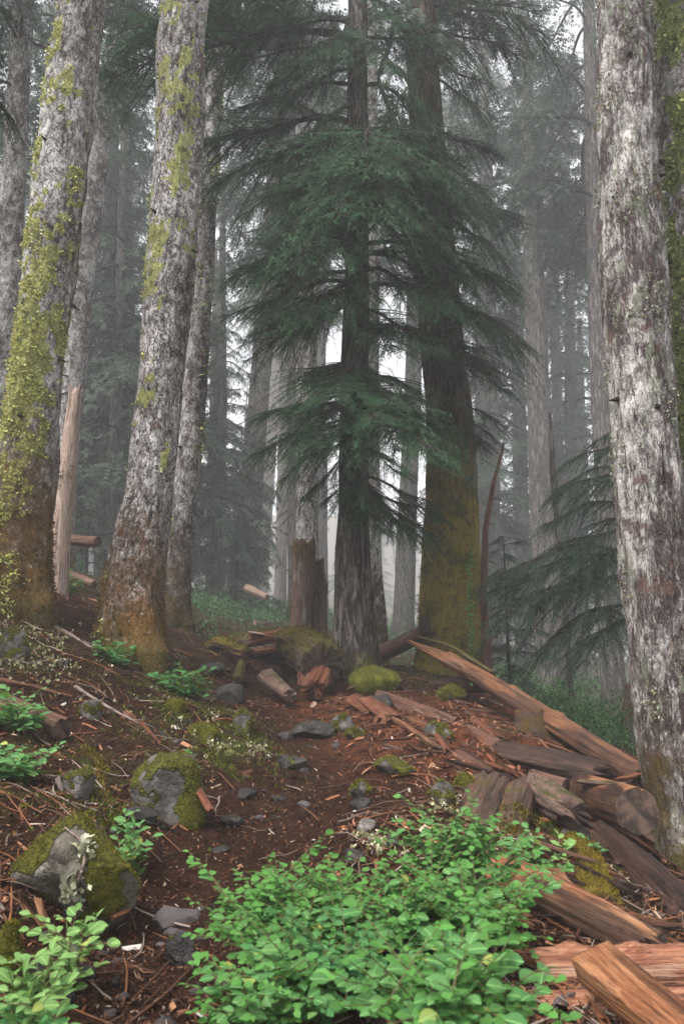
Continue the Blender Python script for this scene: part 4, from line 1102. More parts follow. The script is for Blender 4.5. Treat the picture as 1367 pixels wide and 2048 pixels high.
logpx('wood_slab', 'bleached splinter lying on top of the broken orange slab', 'wood slab', (496, 1264, 8.5, 16), (532, 1270, 8.5, 22), M['snag'], seed=61, squash=0.35, jag=(0.04, 0.08), amp=0.25)
logpx('wood_slab', 'low red slab under the broken orange slab', 'wood slab', (505, 1304, 8.4, 26), (556, 1300, 8.5, 22), M['rot_red'], seed=7, squash=0.5, jag=(0.06, 0.1), amp=0.3)
logpx('wood_slab', 'upright orange splinter behind the broken orange slab', 'wood slab', (535, 1272, 9.0, 26), (572, 1256, 9.2, 16), M['orange_dry'], seed=8, squash=0.4, jag=(0.06, 0.1), amp=0.25)
logpx('mossy_root', 'low arched mossy root left of the broken orange slab', 'root', (395, 1310, 9.6, 22), (492, 1308, 8.6, 26), M['log_moss_yellow'], mids=[(440, 1282, 9.3, 26)], seed=9, amp=0.25, moss_t=(up_moss, 700, 0.026, GM))
logpx('mossy_stump', 'small mossy knee-shaped stump near the low arched root', 'stump', (474, 1362, 7.9, 22), (484, 1326, 8.2, 18), M['log_mossy'], seed=10, jag=(0, 0.08), amp=0.5)
logpx('fallen_log', 'leaning brown log wedged behind the furrowed hemlock trunk', 'log', (735, 1322, 9.6, 34), (866, 1256, 8.75, 30), M['brown'], seed=11, jag=(0.05, 0.25), amp=0.12, nring=80)
logpx('dark_root', 'splintered dark root end where the leaning brown log is broken off', 'root', (848, 1268, 8.75, 26), (850, 1222, 8.8, 8), M['dark'], seed=12, jag=(0.02, 0.1), amp=0.4)
# long split log sloping down to the big grey trunk
logpx('split_log', 'long split orange log sloping from the gold-mossed tree to the big grey trunk', 'log', (812, 1281, 7.9, 8), (1285, 1556, 4.95, 58), M['orange_dry'],
      mids=[(900, 1320, 7.3, 34), (1000, 1378, 6.5, 46), (1130, 1460, 5.8, 52)], seed=13, nseg=48, nring=160, squash=0.75, jag=(0.1, 0.05), amp=0.12, cracks=0.8, knots=7)
logpx('bark_strip', 'dark lichened bark strip curling along the upper edge of the long split log', 'bark', (826, 1272, 7.9, 5), (985, 1345, 6.8, 9), M['log_mossy'], mids=[(900, 1290, 7.4, 10)], seed=14, amp=0.3, squash=0.5)
logpx('fallen_log', 'short blackened log tucked under the long split log', 'log', (862, 1372, 7.9, 26), (968, 1366, 6.9, 36), M['dark'], seed=15, jag=(0.1, 0.04), cut=(1,), amp=0.12, knots=2)
logpx('fallen_log', 'knotted brown log reaching from the green moss rock down the slope', 'log', (757, 1394, 6.7, 28), (1003, 1503, 5.35, 42), M['brown'], mids=[(860, 1432, 6.1, 34)], seed=16, nring=110, jag=(0.08, 0.05), amp=0.13, knots=4)
logpx('fallen_log', 'dark hollow rotten log continuing below the knotted brown log', 'log', (995, 1508, 5.3, 44), (1235, 1560, 4.75, 50), M['dark'], mids=[(1100, 1530, 5.05, 60)], seed=17, nring=90, jag=(0.06, 0.2), amp=0.28, cracks=1.0)
logpx('fallen_log', 'short wet brown log squeezed behind the splintered grey stump', 'log', (1060, 1555, 4.75, 34), (1130, 1575, 4.6, 36), M['brown'], seed=18, cut=(1,), amp=0.1)
logpx('sawn_log', 'sawn log with round cut end facing the trail beside the big grey trunk', 'log', (1150, 1580, 5.05, 74), (1272, 1622, 4.15, 90), M['orange'], seed=19, nseg=56, nring=70, cut=(1,), jag=(0.05, 0), amp=0.07, cracks=0.4)
logpx('bark_strip', 'loose grey bark lying on top of the sawn log', 'bark', (1150, 1562, 4.65, 20), (1262, 1572, 4.3, 30), M['grey'], seed=20, squash=0.4, jag=(0.08, 0.06), amp=0.25)
logpx('wood_slab', 'thin red splinter between the sawn log and the big grey trunk', 'wood slab', (1225, 1560, 4.5, 14), (1282, 1548, 4.5, 20), M['rot_red'], seed=21, squash=0.5, jag=(0.1, 0.05))
logpx('splintered_stump', 'splintered grey-brown wood with upturned tip left of the sawn log', 'wood chunk', (1058, 1556, 4.35, 30), (1172, 1640, 4.0, 52), M['grey'], mids=[(1090, 1595, 4.2, 60)], seed=22, jag=(0.12, 0.15), amp=0.3, cracks=0.8, nring=70)
logpx('wood_spike', 'upturned pointed spike on the splintered grey-brown wood', 'wood chunk', (1068, 1585, 4.22, 34), (1062, 1541, 4.3, 8), M['grey'], seed=23, jag=(0, 0.03), amp=0.3)
logpx('rotten_plank', 'dark decayed plank leaning, its lower end behind the leafy shrub', 'plank', (985, 1556, 4.5, 76), (930, 1675, 3.55, 84), M['plank_moss'], seed=24, squash=0.4, jag=(0.12, 0.08), amp=0.22, cracks=0.9, nring=80)
logpx('rotten_plank', 'decayed plank with green mossy foot left of the splintered grey wood', 'plank', (1045, 1568, 4.4, 66), (995, 1712, 3.4, 76), M['plank_moss'], seed=25, squash=0.5, jag=(0.12, 0.06), amp=0.2, cracks=0.9, nring=80, moss_t=(lambda p, nm: (p[:, 0] > 0.5) * up_moss(p, nm), 900, 0.02, GM))
logpx('fallen_log', 'stubby log capped with yellow moss below the sprigs', 'log', (1150, 1695, 3.6, 66), (1205, 1835, 2.95, 92), M['log_moss_yellow'], seed=26, jag=(0.05, 0.05), amp=0.18, nseg=48, moss_t=(up_moss, 5000, 0.010, [(0.19, 0.15, 0.02), (0.14, 0.13, 0.015), (0.2, 0.12, 0.03)]))
logpx('fallen_log', 'dark brown log sloping along the foot of the big grey trunk', 'log', (1195, 1665, 3.9, 50), (1390, 1850, 2.95, 84), M['dark'], mids=[(1290, 1750, 3.4, 74)], seed=27, jag=(0.1, 0.1), amp=0.2, cracks=0.9, nring=90)
# foreground logs
logpx('fallen_log', 'wet orange log with black stains sloping behind the leafy shrubs', 'log', (860, 1690, 3.35, 46), (1340, 1915, 2.4, 74), M['orange'], mids=[(1090, 1790, 2.85, 96), (1200, 1850, 2.62, 92)], seed=28, nseg=64, nring=160, jag=(0.14, 0.1), amp=0.12, cracks=0.7, knots=3)
logpx('wood_slab', 'split orange slab under the wet orange log by the shrub', 'wood slab', (850, 1745, 3.1, 40), (1080, 1855, 2.55, 44), M['orange'], seed=29, squash=0.5, jag=(0.12, 0.14), amp=0.2, cracks=0.8)
logpx('fallen_log', 'pale red barkless log lying level at the lower corner', 'log', (1015, 1945, 2.15, 86), (1480, 1940, 2.2, 96), M['pale_red'], seed=30, nseg=64, nring=120, jag=(0.1, 0.02), amp=0.10, cracks=0.6, knots=3)
logpx('fallen_log', 'lowest dark red log at the bottom corner under the level pale log', 'log', (1060, 2028, 1.95, 66), (1480, 2022, 2.0, 84), M['pale_red'], seed=31, nseg=56, nring=110, jag=(0.06, 0.02), amp=0.12, cracks=0.8)
logpx('squared_beam', 'squared timber offcut with grey side propped across the level pale log', 'timber', (1188, 1925, 1.92, 96), (1420, 2120, 1.45, 104), M['orange'], seed=32, nseg=64, nring=90, boxy=0.95, squash=0.62, cut=(0,), amp=0.06, cracks=0.5, roll=0.35, endmat=M['beam_side'])
# left bank
logpx('fallen_log', 'short debarked log on the left bank above the green seedling', 'log', (-40, 1388, 4.75, 44), (124, 1458, 4.35, 46), M['brown'], seed=33, cut=(1,), amp=0.12, knots=2)
logpx('fallen_log', 'dark log jutting out behind the pale broken snag', 'log', (60, 1084, 10.5, 22), (196, 1084, 9.9, 22), M['brown'], seed=34, cut=(1,), amp=0.1, mids=[(130, 1079, 10.2, 22)])
logpx('fallen_log', 'pinkish rotten log half buried in duff behind the pale broken snag', 'log', (130, 1146, 10.5, 20), (190, 1170, 9.8, 16), M['brown'], seed=35, amp=0.2, jag=(.05, .05))
logpx('fallen_log', 'pale fresh-broken log in the misty brush by the leaning grey trunk', 'log', (492, 1175, 17.0, 16), (536, 1196, 16.4, 12), M['snag'], seed=36, amp=0.2, jag=(.1, .1))
logpx('mossy_root', 'mossy root snaking down the bank above the big boulder', 'root', (165, 1500, 4.3, 22), (215, 1635, 3.45, 34), M['log_moss_yellow'], mids=[(195, 1530, 4.1, 26), (200, 1590, 3.7, 32)], seed=37, amp=0.25, moss_t=(up_moss, 900, 0.018, GM))
logpx('wood_slab', 'red rotten slab behind the big mossy boulder', 'wood slab', (62, 1622, 3.35, 20), (140, 1615, 3.4, 20), M['rot_red'], seed=38, squash=0.45, jag=(0.08, 0.08), amp=0.3)
logpx('wood_slab', 'reddish splinter leaning on the angular mossy rock', 'wood slab', (388, 1565, 3.7, 14), (424, 1627, 3.35, 18), M['rot_red'], seed=39, squash=0.5, jag=(0.05, 0.05))
logpx('wood_slab', 'small orange wood chip on the trail below the big boulder', 'wood slab', (218, 1838, 2.55, 15), (262, 1818, 2.62, 13), M['orange_dry'], seed=40, squash=0.6, jag=(0.02, 0.02))
logpx('wood_slab', 'short weathered log piece lying in the trail near the red heartwood', 'log', (532, 1352, 7.7, 34), (580, 1392, 7.0, 26), M['grey'], seed=41, jag=(0.06, 0.03), amp=0.15, cut=(1,))
# red splintered wood by the trail
for k, (a, b, lab, m) in enumerate([
    ((692, 1383, 7.1, 16), (716, 1372, 7.1, 22), 'upright pale splinter beside the green moss rock', 'orange_dry'),
    ((735, 1398, 6.6, 40), (790, 1462, 5.8, 52), 'thick orange splintered slab at the top of the red debris', 'rot_red'),
    ((760, 1430, 6.1, 34), (772, 1478, 5.65, 24), 'chunky light orange wood block amid the red debris', 'orange_dry'),
    ((788, 1440, 5.9, 26), (892, 1535, 4.95, 32), 'long pale-orange splinter pointing down to the mossy flat stone', 'orange_dry'),
    ((820, 1455, 5.9, 34), (905, 1500, 5.3, 30), 'brown slab under the knotted log in the red debris', 'rot_red'),
    ((905, 1510, 5.2, 30), (985, 1560, 4.75, 26), 'brown board edge below the knotted brown log', 'brown'),
    ((960, 1525, 5.0, 22), (1040, 1552, 4.7, 26), 'bright red splinter beneath the dark hollow log', 'rot_red'),
    ((945, 1440, 6.0, 20), (1005, 1482, 5.5, 26), 'red splinter heap above the knotted brown log', 'rot_red'),
    ((700, 1392, 6.9, 30), (752, 1440, 6.2, 34), 'crumbled red slab closest to the green moss rock', 'rot_red'),
    ((870, 1480, 5.6, 24), (900, 1545, 4.9, 20), 'stubby red splinter at the lower edge of the red debris', 'rot_red')]):
    A, B = at(*a[:3]), at(*b[:3])
    for P_ in (A, B): P_.z = max(P_.z, gh(P_.x, P_.y) + 0.01)
    log('wood_splinter', lab, 'wood splinter', [A, B], [pw(a[1], a[2], a[3]), pw(b[1], b[2], b[3])], M[m], seed=60 + k, squash=0.42, jag=(0.10, 0.14), amp=0.30, cracks=0.8, nseg=28, nring=36, roll=(k % 3 - 1) * 0.5)

# loose splinters through the pile
SPL = []
_r = random.Random(3)
for k in range(7):
    t_ = log('wood_splinter', None, None, [(0, 0, 0), (1, 0.0, 0.0)], [_r.uniform(0.02, 0.05), _r.uniform(0.012, 0.04)], M[('rot_red', 'brown', 'orange_dry', 'dark', 'grey', 'rot_red', 'brown')[k]], seed=300 + k, nseg=14, nring=20, squash=_r.uniform(0.3, 0.7), jag=(0.25, 0.35), amp=0.35, cracks=0.8)
    SPL.append(t_.data); bpy.data.objects.remove(t_)
for k in range(120):
    if k < 84: cx, cy, sx, sy = _r.choice([(800, 1460, 60, 40), (900, 1500, 60, 40), (980, 1440, 60, 35), (1060, 1500, 60, 30), (1150, 1640, 60, 40), (1130, 1560, 60, 20), (900, 1420, 50, 30)])
    else: cx, cy, sx, sy = _r.choice([(1240, 1720, 50, 40), (1280, 1800, 50, 40), (1180, 1860, 50, 30), (930, 1590, 30, 20), (1100, 1720, 50, 30)])
    p = gp(cx + _r.gauss(0, sx), cy + _r.gauss(0, sy)); L = _r.uniform(0.14, 0.42)
    az = _r.gauss(-0.75, 0.55)
    d = Vector((math.cos(az), math.sin(az), 0)) * L
    q = p + d; q.z = gh(q.x, q.y) + _r.uniform(0.0, 0.08); p.z += _r.uniform(0.0, 0.05)
    o = link('wood_splinter', SPL[k % 7]); o.matrix_world = frame_to(p, q, _r.uniform(0, 6.28))
    tag(o, 'thin loose wood splinter lying in the tangle of logs', 'wood splinter', 'loose splinters in the log pile')

# standing dead wood
def snag(name, label, cat, pts, mat, jag, seed, amp=0.02, ztop=0, **kw):
    base, P, r = trunk_axis(pts, -9)
    root = tree_root(name, base, label, cat)
    me, g = trunk_mesh('trunk', P, r, 48, 120, mat, seed=seed, amp=amp, top_jag=jag, flare=0.15, flare_h=0.2, lobes=3, **kw)
    link('trunk', me, root)
    return root, g
def vwood(base_mat_name, *a, **k):     # wood with the grain running up
    m = wood(*((base_mat_name,) + a), **k)
    for n in m.node_tree.nodes:
        if n.bl_idname == 'ShaderNodeMapping':
            s = n.inputs['Scale'].default_value; n.inputs['Scale'].default_value = (s[2], s[1], s[0])
    return m
MV = vwood('pale_standing_wood', (0.62, 0.50, 0.42), (0.80, 0.72, 0.66), (0.16, 0.09, 0.06), (0.72, 0.66, 0.60), 0.35, 0.75)
MVR = vwood('red_standing_wood', (0.13, 0.065, 0.05), (0.22, 0.13, 0.105), (0.045, 0.022, 0.018), (0.3, 0.23, 0.2), 0.5, 0.75)
MVM = vwood('mossy_standing_wood', (0.11, 0.07, 0.05), (0.19, 0.14, 0.115), (0.025, 0.016, 0.013), (0.40, 0.37, 0.35), 0.5, 0.8, (0.125, 0.08, 0.018), 0.62)
s1, gs1 = snag('broken_snag', 'pale barkless broken snag with jagged top right of the lichen-coated trunk', 'snag',
     [(114, 1185, 42, 8.0), (124, 1050, 38, 8.0), (136, 930, 36, 8.0), (146, 840, 29, 8.0), (153, 778, 25, 8.0)], MV, 0.16, 3, 0.02, fs=6, vs=0.15)
stuff_mesh('moss', tufts(gs1, lambda p, nm: np.clip(1 - abs(p[:, 2] - 1.32) / 0.22, 0, 1) * (nm[:, 0] < 0.8), 700, 0.035, BM + GM, 5, nl=2), M['moss'], s1)
s2, gs2 = snag('dead_snag', 'thin red-brown dead snag leaning beside the gold-mossed tree', 'snag',
     [(974, 1345, 18, 8.6), (966, 1200, 13, 8.6), (970, 1060, 10, 8.6), (985, 970, 7, 8.6), (1006, 888, 3, 8.6)], MVR, 0.05, 4, 0.010, fs=8, vs=0.15)
for zz, ln, sg in [(1.45, 0.12, 1), (1.9, 0.10, 1), (2.2, 0.14, 1), (1.1, 0.08, -1)]:
    i = int(np.argmin(abs(gs2[:, 0, 2] - zz))); a = gs2[i].mean(0)
    V, Q = tube([a, a + np.array([sg * ln * .6, 0, .01]), a + np.array([sg * ln, 0, -.02])], [.014, .010, .005], 6)
    link('branch_stub', mk_mesh('branch_stub', V, Q, None, True, [MVR]), s2)
s3, gs3 = snag('rotten_stump', 'tall mossy rotten stump with hollow top in front of the white-flecked trunk', 'stump',
     [(600, 1275, 46, 10.2), (602, 1180, 46, 10.2), (603, 1085, 44, 10.2)], MVM, 0.10, 5, 0.05, fs=5, vs=0.12)
s4, gs4 = snag('rotten_stump', 'shorter mossy stump joined to the right of the tall rotten stump', 'stump',
     [(638, 1278, 40, 10.3), (638, 1200, 36, 10.3), (632, 1120, 36, 10.3)], MVM, 0.12, 6, 0.05, fs=5, vs=0.12)
for s_, g_, sd in ((s3, gs3, 1), (s4, gs4, 2)):
    stuff_mesh('moss', tufts(g_, lambda p, nm: np.clip(fbm(p * 4, 3, 3) * 2.4 + 0.1, 0, 1), 900, 0.035, GM + BM[:1], sd, nl=2), M['moss'], s_)
s5, _g = snag('dark_stump', 'dark rotten stub leaning on the dim trunk beside the big grey trunk', 'stump',
     [(1252, 1490, 28, 9.5), (1254, 1430, 28, 9.5), (1262, 1375, 30, 9.5)], MVM, 0.08, 7, 0.03, fs=5, vs=0.2)
s6, _g = snag('mossy_stump', 'squat mossy stump with grey flaking side under the long split log', 'stump',
     [(1072, 1490, 100, 6.0), (1070, 1460, 88, 6.0), (1062, 1420, 64, 6.0)], M['rot_mossy'], 0.06, 8, 0.05, fs=4, vs=0.5)

# sticks on the ground
def stick(label, pix, w, mat, lift=0.012, seed=0, name='stick', twigs=0):
    pts = []
    for (px, py) in pix:
        p = gp(px, py); p.z += lift; pts.append(p)
    P = np.array([tuple(p) for p in pts])
    t = np.linspace(0, len(P) - 1, 6 * len(P)); k = np.arange(len(P))
    C = np.stack([np.interp(t, k, P[:, c]) for c in range(3)], -1)
    C += 0.006 * np.stack([vnoise(np.stack([t * 2, t * 0, t * 0 + c + seed], -1), 5) for c in range(3)], -1)
    org = C[0].copy()
    r0 = w / 2 * mpp(pix[0][1], P[:, 1].mean())
    r = r0 * (1 - 0.55 * np.linspace(0, 1, len(C))) * (1 + 0.15 * vnoise(np.stack([t * 3, t * 0, t * 0 + seed], -1), 2))
    mb = MB(); V, Q = tube(C - org, r, 7); mb.add(V, Q)
    g = random.Random(seed)
    for j in range(twigs):
        i = g.randrange(2, len(C) - 1); a = C[i] - org
        e = a + np.array([g.uniform(-.12, .12), g.uniform(-.1, .1), g.uniform(0.0, .06)])
        V, Q = tube([a, (a + e) / 2, e], [r[i] * .6, r[i] * .45, r[i] * .25], 5); mb.add(V, Q)
    o = link(name, mb.mesh(name, [mat])); o.location = org
    return tag(o, label, 'stick')
STK = [
    ('whitish bare stick pointing down from the lichen-coated trunk', [(92, 1246), (140, 1272), (185, 1298)], 10, 'pale_stick'),
    ('long orange stick along the left bank above the short debarked log', [(0, 1362), (70, 1378), (146, 1396)], 10, 'orange_dry'),
    ('long bleached branch running down the left bank to an orange tip', [(150, 1376), (220, 1420), (280, 1450)], 8, 'pale_stick'),
    ('orange branch end below the long bleached branch', [(255, 1428), (290, 1460), (322, 1490)], 11, 'rot_red'),
    ('short curved brown stick above the mossy snaking root', [(118, 1510), (122, 1545), (134, 1578)], 9, 'rot_red'),
    ('dark forked stick with pale tip beside the angular mossy rock', [(245, 1640), (300, 1655), (362, 1672)], 9, 'limb'),
    ('thin pale twig curving over the trail edge by the angular rock', [(440, 1600), (432, 1625), (428, 1640)], 4, 'pale_stick'),
    ('orange stick at the bottom edge of the trail by the leafy shrub', [(350, 2044), (385, 2036), (415, 2022)], 12, 'orange_dry'),
    ('thin straight tan stick on the trail above the bottom edge', [(255, 1940), (280, 1946), (302, 1958)], 5, 'orange_dry'),
    ('grey stick laid across the misty ground left of the stumps', [(505, 1246), (530, 1247), (548, 1243)], 5, 'pale_stick'),
    ('tan standing twig near the cross-laid grey stick', [(510, 1253), (509, 1245), (509, 1238)], 5, 'snag'),
    ('slim brown stick standing in the duff above the knotted brown log', [(893, 1394), (905, 1420), (925, 1444)], 6, 'orange_dry'),
    ('lichened grey twig arching beside the splintered grey-brown wood', [(1165, 1640), (1190, 1600), (1240, 1562)], 6, 'pale_stick'),
    ('orange stick upright near the yellow moss log', [(1228, 1700), (1236, 1730), (1244, 1762)], 10, 'orange_dry'),
    ('brown stick at the foot of the dark sloping log', [(1218, 1760), (1250, 1785), (1270, 1810)], 9, 'dark'),
    ('curved dark root crossing the bank under the plated trunk', [(340, 1440), (385, 1450), (430, 1470)], 8, 'limb'),
    ('slender orange stick in the middle of the left bank', [(40, 1440), (85, 1470), (120, 1482)], 6, 'rot_red'),
    ('pale twig lying below the yellow-coated trunk', [(10, 1320), (60, 1330), (100, 1325)], 5, 'pale_stick'),
    ('reddish stick lying in duff by the plated trunk root', [(180, 1385), (215, 1400), (240, 1400)], 6, 'rot_red'),
    ('fine grey branch bridging the furrowed trunk and the long split log', [(660, 1292), (720, 1302), (800, 1316)], 4, 'pale_stick'),
]
for k, (lab, pix, w, m) in enumerate(STK):
    stick(lab, pix, w, M[m], seed=k, twigs=3 if w < 9 else 1)
# bleached curved branch and lichen lying on the boulder come with it below

# ------------------------------------------------------------------ rocks
def rock(label, px, py, w, h, mat, seed, depth=0.8, sub=4, cuts=9, sink=0.25, tilt=0.0, name='rock', moss=0, rough=0.10, cat='rock', mpal=None, Y=None, mkey=''):
    """px, py: middle of its foot in the photo; w, h its size in pixels"""
    p = gp(px, py) if Y is None else at(px, py, Y)
    m = mpp(py, p.y)
    wx, hz = w * m / 2, h * m
    bm = bmesh.new(); bmesh.ops.create_icosphere(bm, subdivisions=sub, radius=1.0)
    V = np.array([v.co[:] for v in bm.verts]); T = np.array([[v.index for v in f.verts] for f in bm.faces]); bm.free()
    g = np.random.default_rng(seed)
    for k in range(cuts):
        n = g.normal(0, 1, 3); n[2] *= 0.8; n /= np.linalg.norm(n); d = g.uniform(0.55, 0.88)
        ov = np.clip(V @ n - d, 0, None); V = V - ov[:, None] * n * 0.92
    V = V * (1 + rough * 1.3 * fbm(V * 1.3 + seed, 3, seed)[:, None] + rough * 0.35 * fbm(V * 5 + seed, 3, seed + 3)[:, None])
    V /= np.array([np.ptp(V[:, 0]) / 2, np.ptp(V[:, 1]) / 2, np.ptp(V[:, 2])])
    V[:, 2] -= V[:, 2].min()
    S = np.array([wx, wx * depth, hz / (1 - sink)])
    V = V * S; V[:, 2] -= sink * S[2]
    if tilt:
        c, s = math.cos(tilt), math.sin(tilt); x, z = V[:, 0].copy(), V[:, 2].copy()
        V[:, 0], V[:, 2] = c * x - s * z, s * x + c * z
    vn = np.zeros_like(V); fn = np.cross(V[T[:, 1]] - V[T[:, 0]], V[T[:, 2]] - V[T[:, 0]])
    for q in range(3): np.add.at(vn, T[:, q], fn)
    vn /= np.linalg.norm(vn, axis=1, keepdims=True) + 1e-12
    amt = {'rock_moss': 0.55, 'rock_half': 0.16 if w > 100 else -0.04, 'rock_lichen': 0.06}.get(mkey, -0.6)
    mk_ = np.clip((vn[:, 2] * 0.30 + 1.25 * fbm(V / max(wx, 0.05) * 1.9 + seed, 4, seed + 1) + amt) / 0.25 + 0.3, 0, 1)
    o = link(name, mk_mesh(name, V, None, T, True, [mat], {'col': np.stack([mk_] * 3, -1)}))
    o.location = (p.x, p.y + wx * depth * 0.75, gh(p.x, p.y + wx * depth * 0.6) * 0.5 + p.z * 0.5)
    tag(o, label, cat)
    if moss:
        c = V[T].mean(1); nm = np.cross(V[T[:, 1]] - V[T[:, 0]], V[T[:, 2]] - V[T[:, 0]]); nm /= np.linalg.norm(nm, axis=1, keepdims=True) + 1e-9
        msk = np.clip(mk_[T].mean(1) * 1.6 - 0.7, 0, 1)
        idx = np.nonzero(g.random(len(c)) < msk)[0]
        if len(idx):
            idx = g.choice(idx, moss)
            u, v = g.random(moss), g.random(moss); fl = u + v > 1; u[fl] = 1 - u[fl]; v[fl] = 1 - v[fl]
            t = T[idx]; pt = V[t[:, 0]] + u[:, None] * (V[t[:, 1]] - V[t[:, 0]]) + v[:, None] * (V[t[:, 2]] - V[t[:, 0]])
            stuff_mesh('moss', fuzz(pt, nm[idx], 0.0052 * (1 + p.y / 4), mpal or [(0.12, 0.115, 0.014), (0.16, 0.145, 0.022), (0.07, 0.07, 0.011), (0.20, 0.175, 0.035)], g, 2), M['moss'], o)
    return o

b1 = rock('largest boulder, moss-topped, low on the left of the trail', 128, 1838, 262, 190, M['rock_lichen'], 31, 0.75, 5, 9, 0.26, moss=7000, mkey='rock_lichen', rough=0.16, name='boulder', cat='boulder')
b2 = rock('angular mossy rock above the largest boulder', 330, 1650, 162, 132, M['rock_half'], 17, 0.8, 5, 12, 0.3, tilt=-0.12, moss=3500, mkey='rock_half')
ROCKS = [
    ('grey layered slab set into the trail below the red heartwood', 622, 1478, 98, 30, 'rock_grey', 21, 1.1, 0.0),
    ('round moss-spotted stone right of the grey layered slab', 684, 1466, 50, 34, 'rock_half', 22, 0.8, 0.0),
    ('small pale mossy stone under the round moss-spotted stone', 712, 1478, 40, 22, 'rock_half', 23, 0.8, 0.0),
    ('bright green moss-covered mound at the foot of the furrowed trunk', 748, 1390, 108, 56, 'rock_moss', 24, 0.9, 0.0),
    ('grey stone tucked under the bright green mound', 768, 1422, 60, 34, 'rock_grey', 25, 0.8, 0.0),
    ('moss-capped stone at the left edge of the trail', 488, 1470, 46, 50, 'rock_half', 26, 0.9, 0.0),
    ('grey block stone with flat top left of the trail', 458, 1408, 62, 40, 'rock_grey', 27, 0.9, 0.0),
    ('thin flat slate on the bank above the grey block stone', 418, 1345, 50, 20, 'rock_grey', 28, 0.9, 0.0),
    ('flat buried grey stone in the middle of the trail', 582, 1540, 60, 26, 'rock_grey', 29, 1.0, 0.0),
    ('low flat mossy stone right of the trail', 792, 1552, 82, 34, 'rock_half', 30, 0.8, 0.0),
    ('upright brown-grey stone right of the trail centre', 722, 1594, 46, 30, 'rock_half', 31, 0.8, 0.0),
    ('flat black stone in front of the upright brown-grey stone', 724, 1618, 46, 20, 'rock_dark', 32, 0.7, 0.0),
    ('pale angular stone on the trail edge above the shrub', 733, 1662, 40, 22, 'rock_pale', 33, 0.7, 0.0),
    ('dark leaning slab on the trail left of the leafy shrub', 372, 1932, 62, 64, 'rock_dark', 34, 0.6, 0.5),
    ('moss-topped dark stone below the splinter heap', 884, 1608, 58, 42, 'rock_half', 35, 0.8, 0.0),
    ('bright mossy clump next to the dark decayed plank', 928, 1586, 44, 34, 'rock_moss', 36, 0.8, 0.0),
    ('mossy rock at the photo edge under the yellow-coated trunk', 14, 1320, 70, 66, 'rock_half', 37, 0.8, 0.0),
    ('little moss-crowned stone on the left bank', 178, 1438, 46, 38, 'rock_half', 38, 0.8, 0.0),
    ('grey rock mossed at the edges beside the snaking root', 148, 1592, 72, 52, 'rock_half', 39, 0.8, 0.0),
    ('rounded dark stone in the bottom left of the trail', 168, 1965, 44, 26, 'rock_dark', 40, 0.8, 0.0),
    ('small blue-grey pebble beside the rounded dark stone', 230, 1975, 20, 18, 'rock_dark', 41, 0.8, 0.0),
    ('smooth dark stone at the lower left trail edge', 128, 2012, 36, 28, 'rock_dark', 42, 0.8, 0.0),
    ('shadowed grey rock near the bottom left corner', 40, 1990, 70, 60, 'rock_grey', 43, 0.8, 0.0),
    ('dark flat stone on the trail below the angular rock', 440, 1706, 42, 12, 'rock_dark', 44, 0.8, 0.0),
    ('grey half-buried stone right of the angular rock', 462, 1655, 46, 22, 'rock_dark', 45, 0.8, 0.0),
    ('dark chip stone on the trail left of the flat black stone', 556, 1602, 34, 10, 'rock_dark', 46, 0.8, 0.0),
    ('small sharp stone near the grey layered slab on the trail', 572, 1478, 34, 14, 'rock_grey', 47, 0.8, 0.0),
    ('mossy stone buried among roots of the slim trunk', 400, 1480, 60, 30, 'rock_moss', 48, 0.8, 0.0),
    ('low mossy stone on the bank below the plated trunk', 350, 1425, 44, 26, 'rock_moss', 49, 0.8, 0.0),
    ('mossy hump under the knotted brown log', 880, 1478, 60, 30, 'rock_half', 50, 0.8, 0.0),
    ('dark stone beside the pale angular stone', 780, 1690, 40, 14, 'rock_dark', 51, 0.8, 0.0),
    ('flat grey stone close above the leafy shrub', 705, 1725, 44, 20, 'rock_grey', 52, 0.8, 0.0),
    ('moss-green rock peeking out under the front leaves', 640, 2046, 110, 60, 'rock_moss', 53, 0.8, 0.0),
    ('mossy stone at the gold-mossed tree foot', 905, 1400, 60, 30, 'rock_moss', 54, 0.8, 0.0),
    ('grey mossy rock in the bottom left corner', 6, 1985, 50, 130, 'rock_moss', 55, 0.8, 0.0),
]
for lab, px, py, w, h, m, sd, dp, tl in ROCKS:
    rock(lab, px, py, w, h, M[m], sd, dp, 4 if w > 56 else 3, 10, 0.28, tl, moss=(2200 if m == 'rock_moss' else 900 if m == 'rock_half' else 0), mkey=m, name='stone' if w < 60 else 'rock')
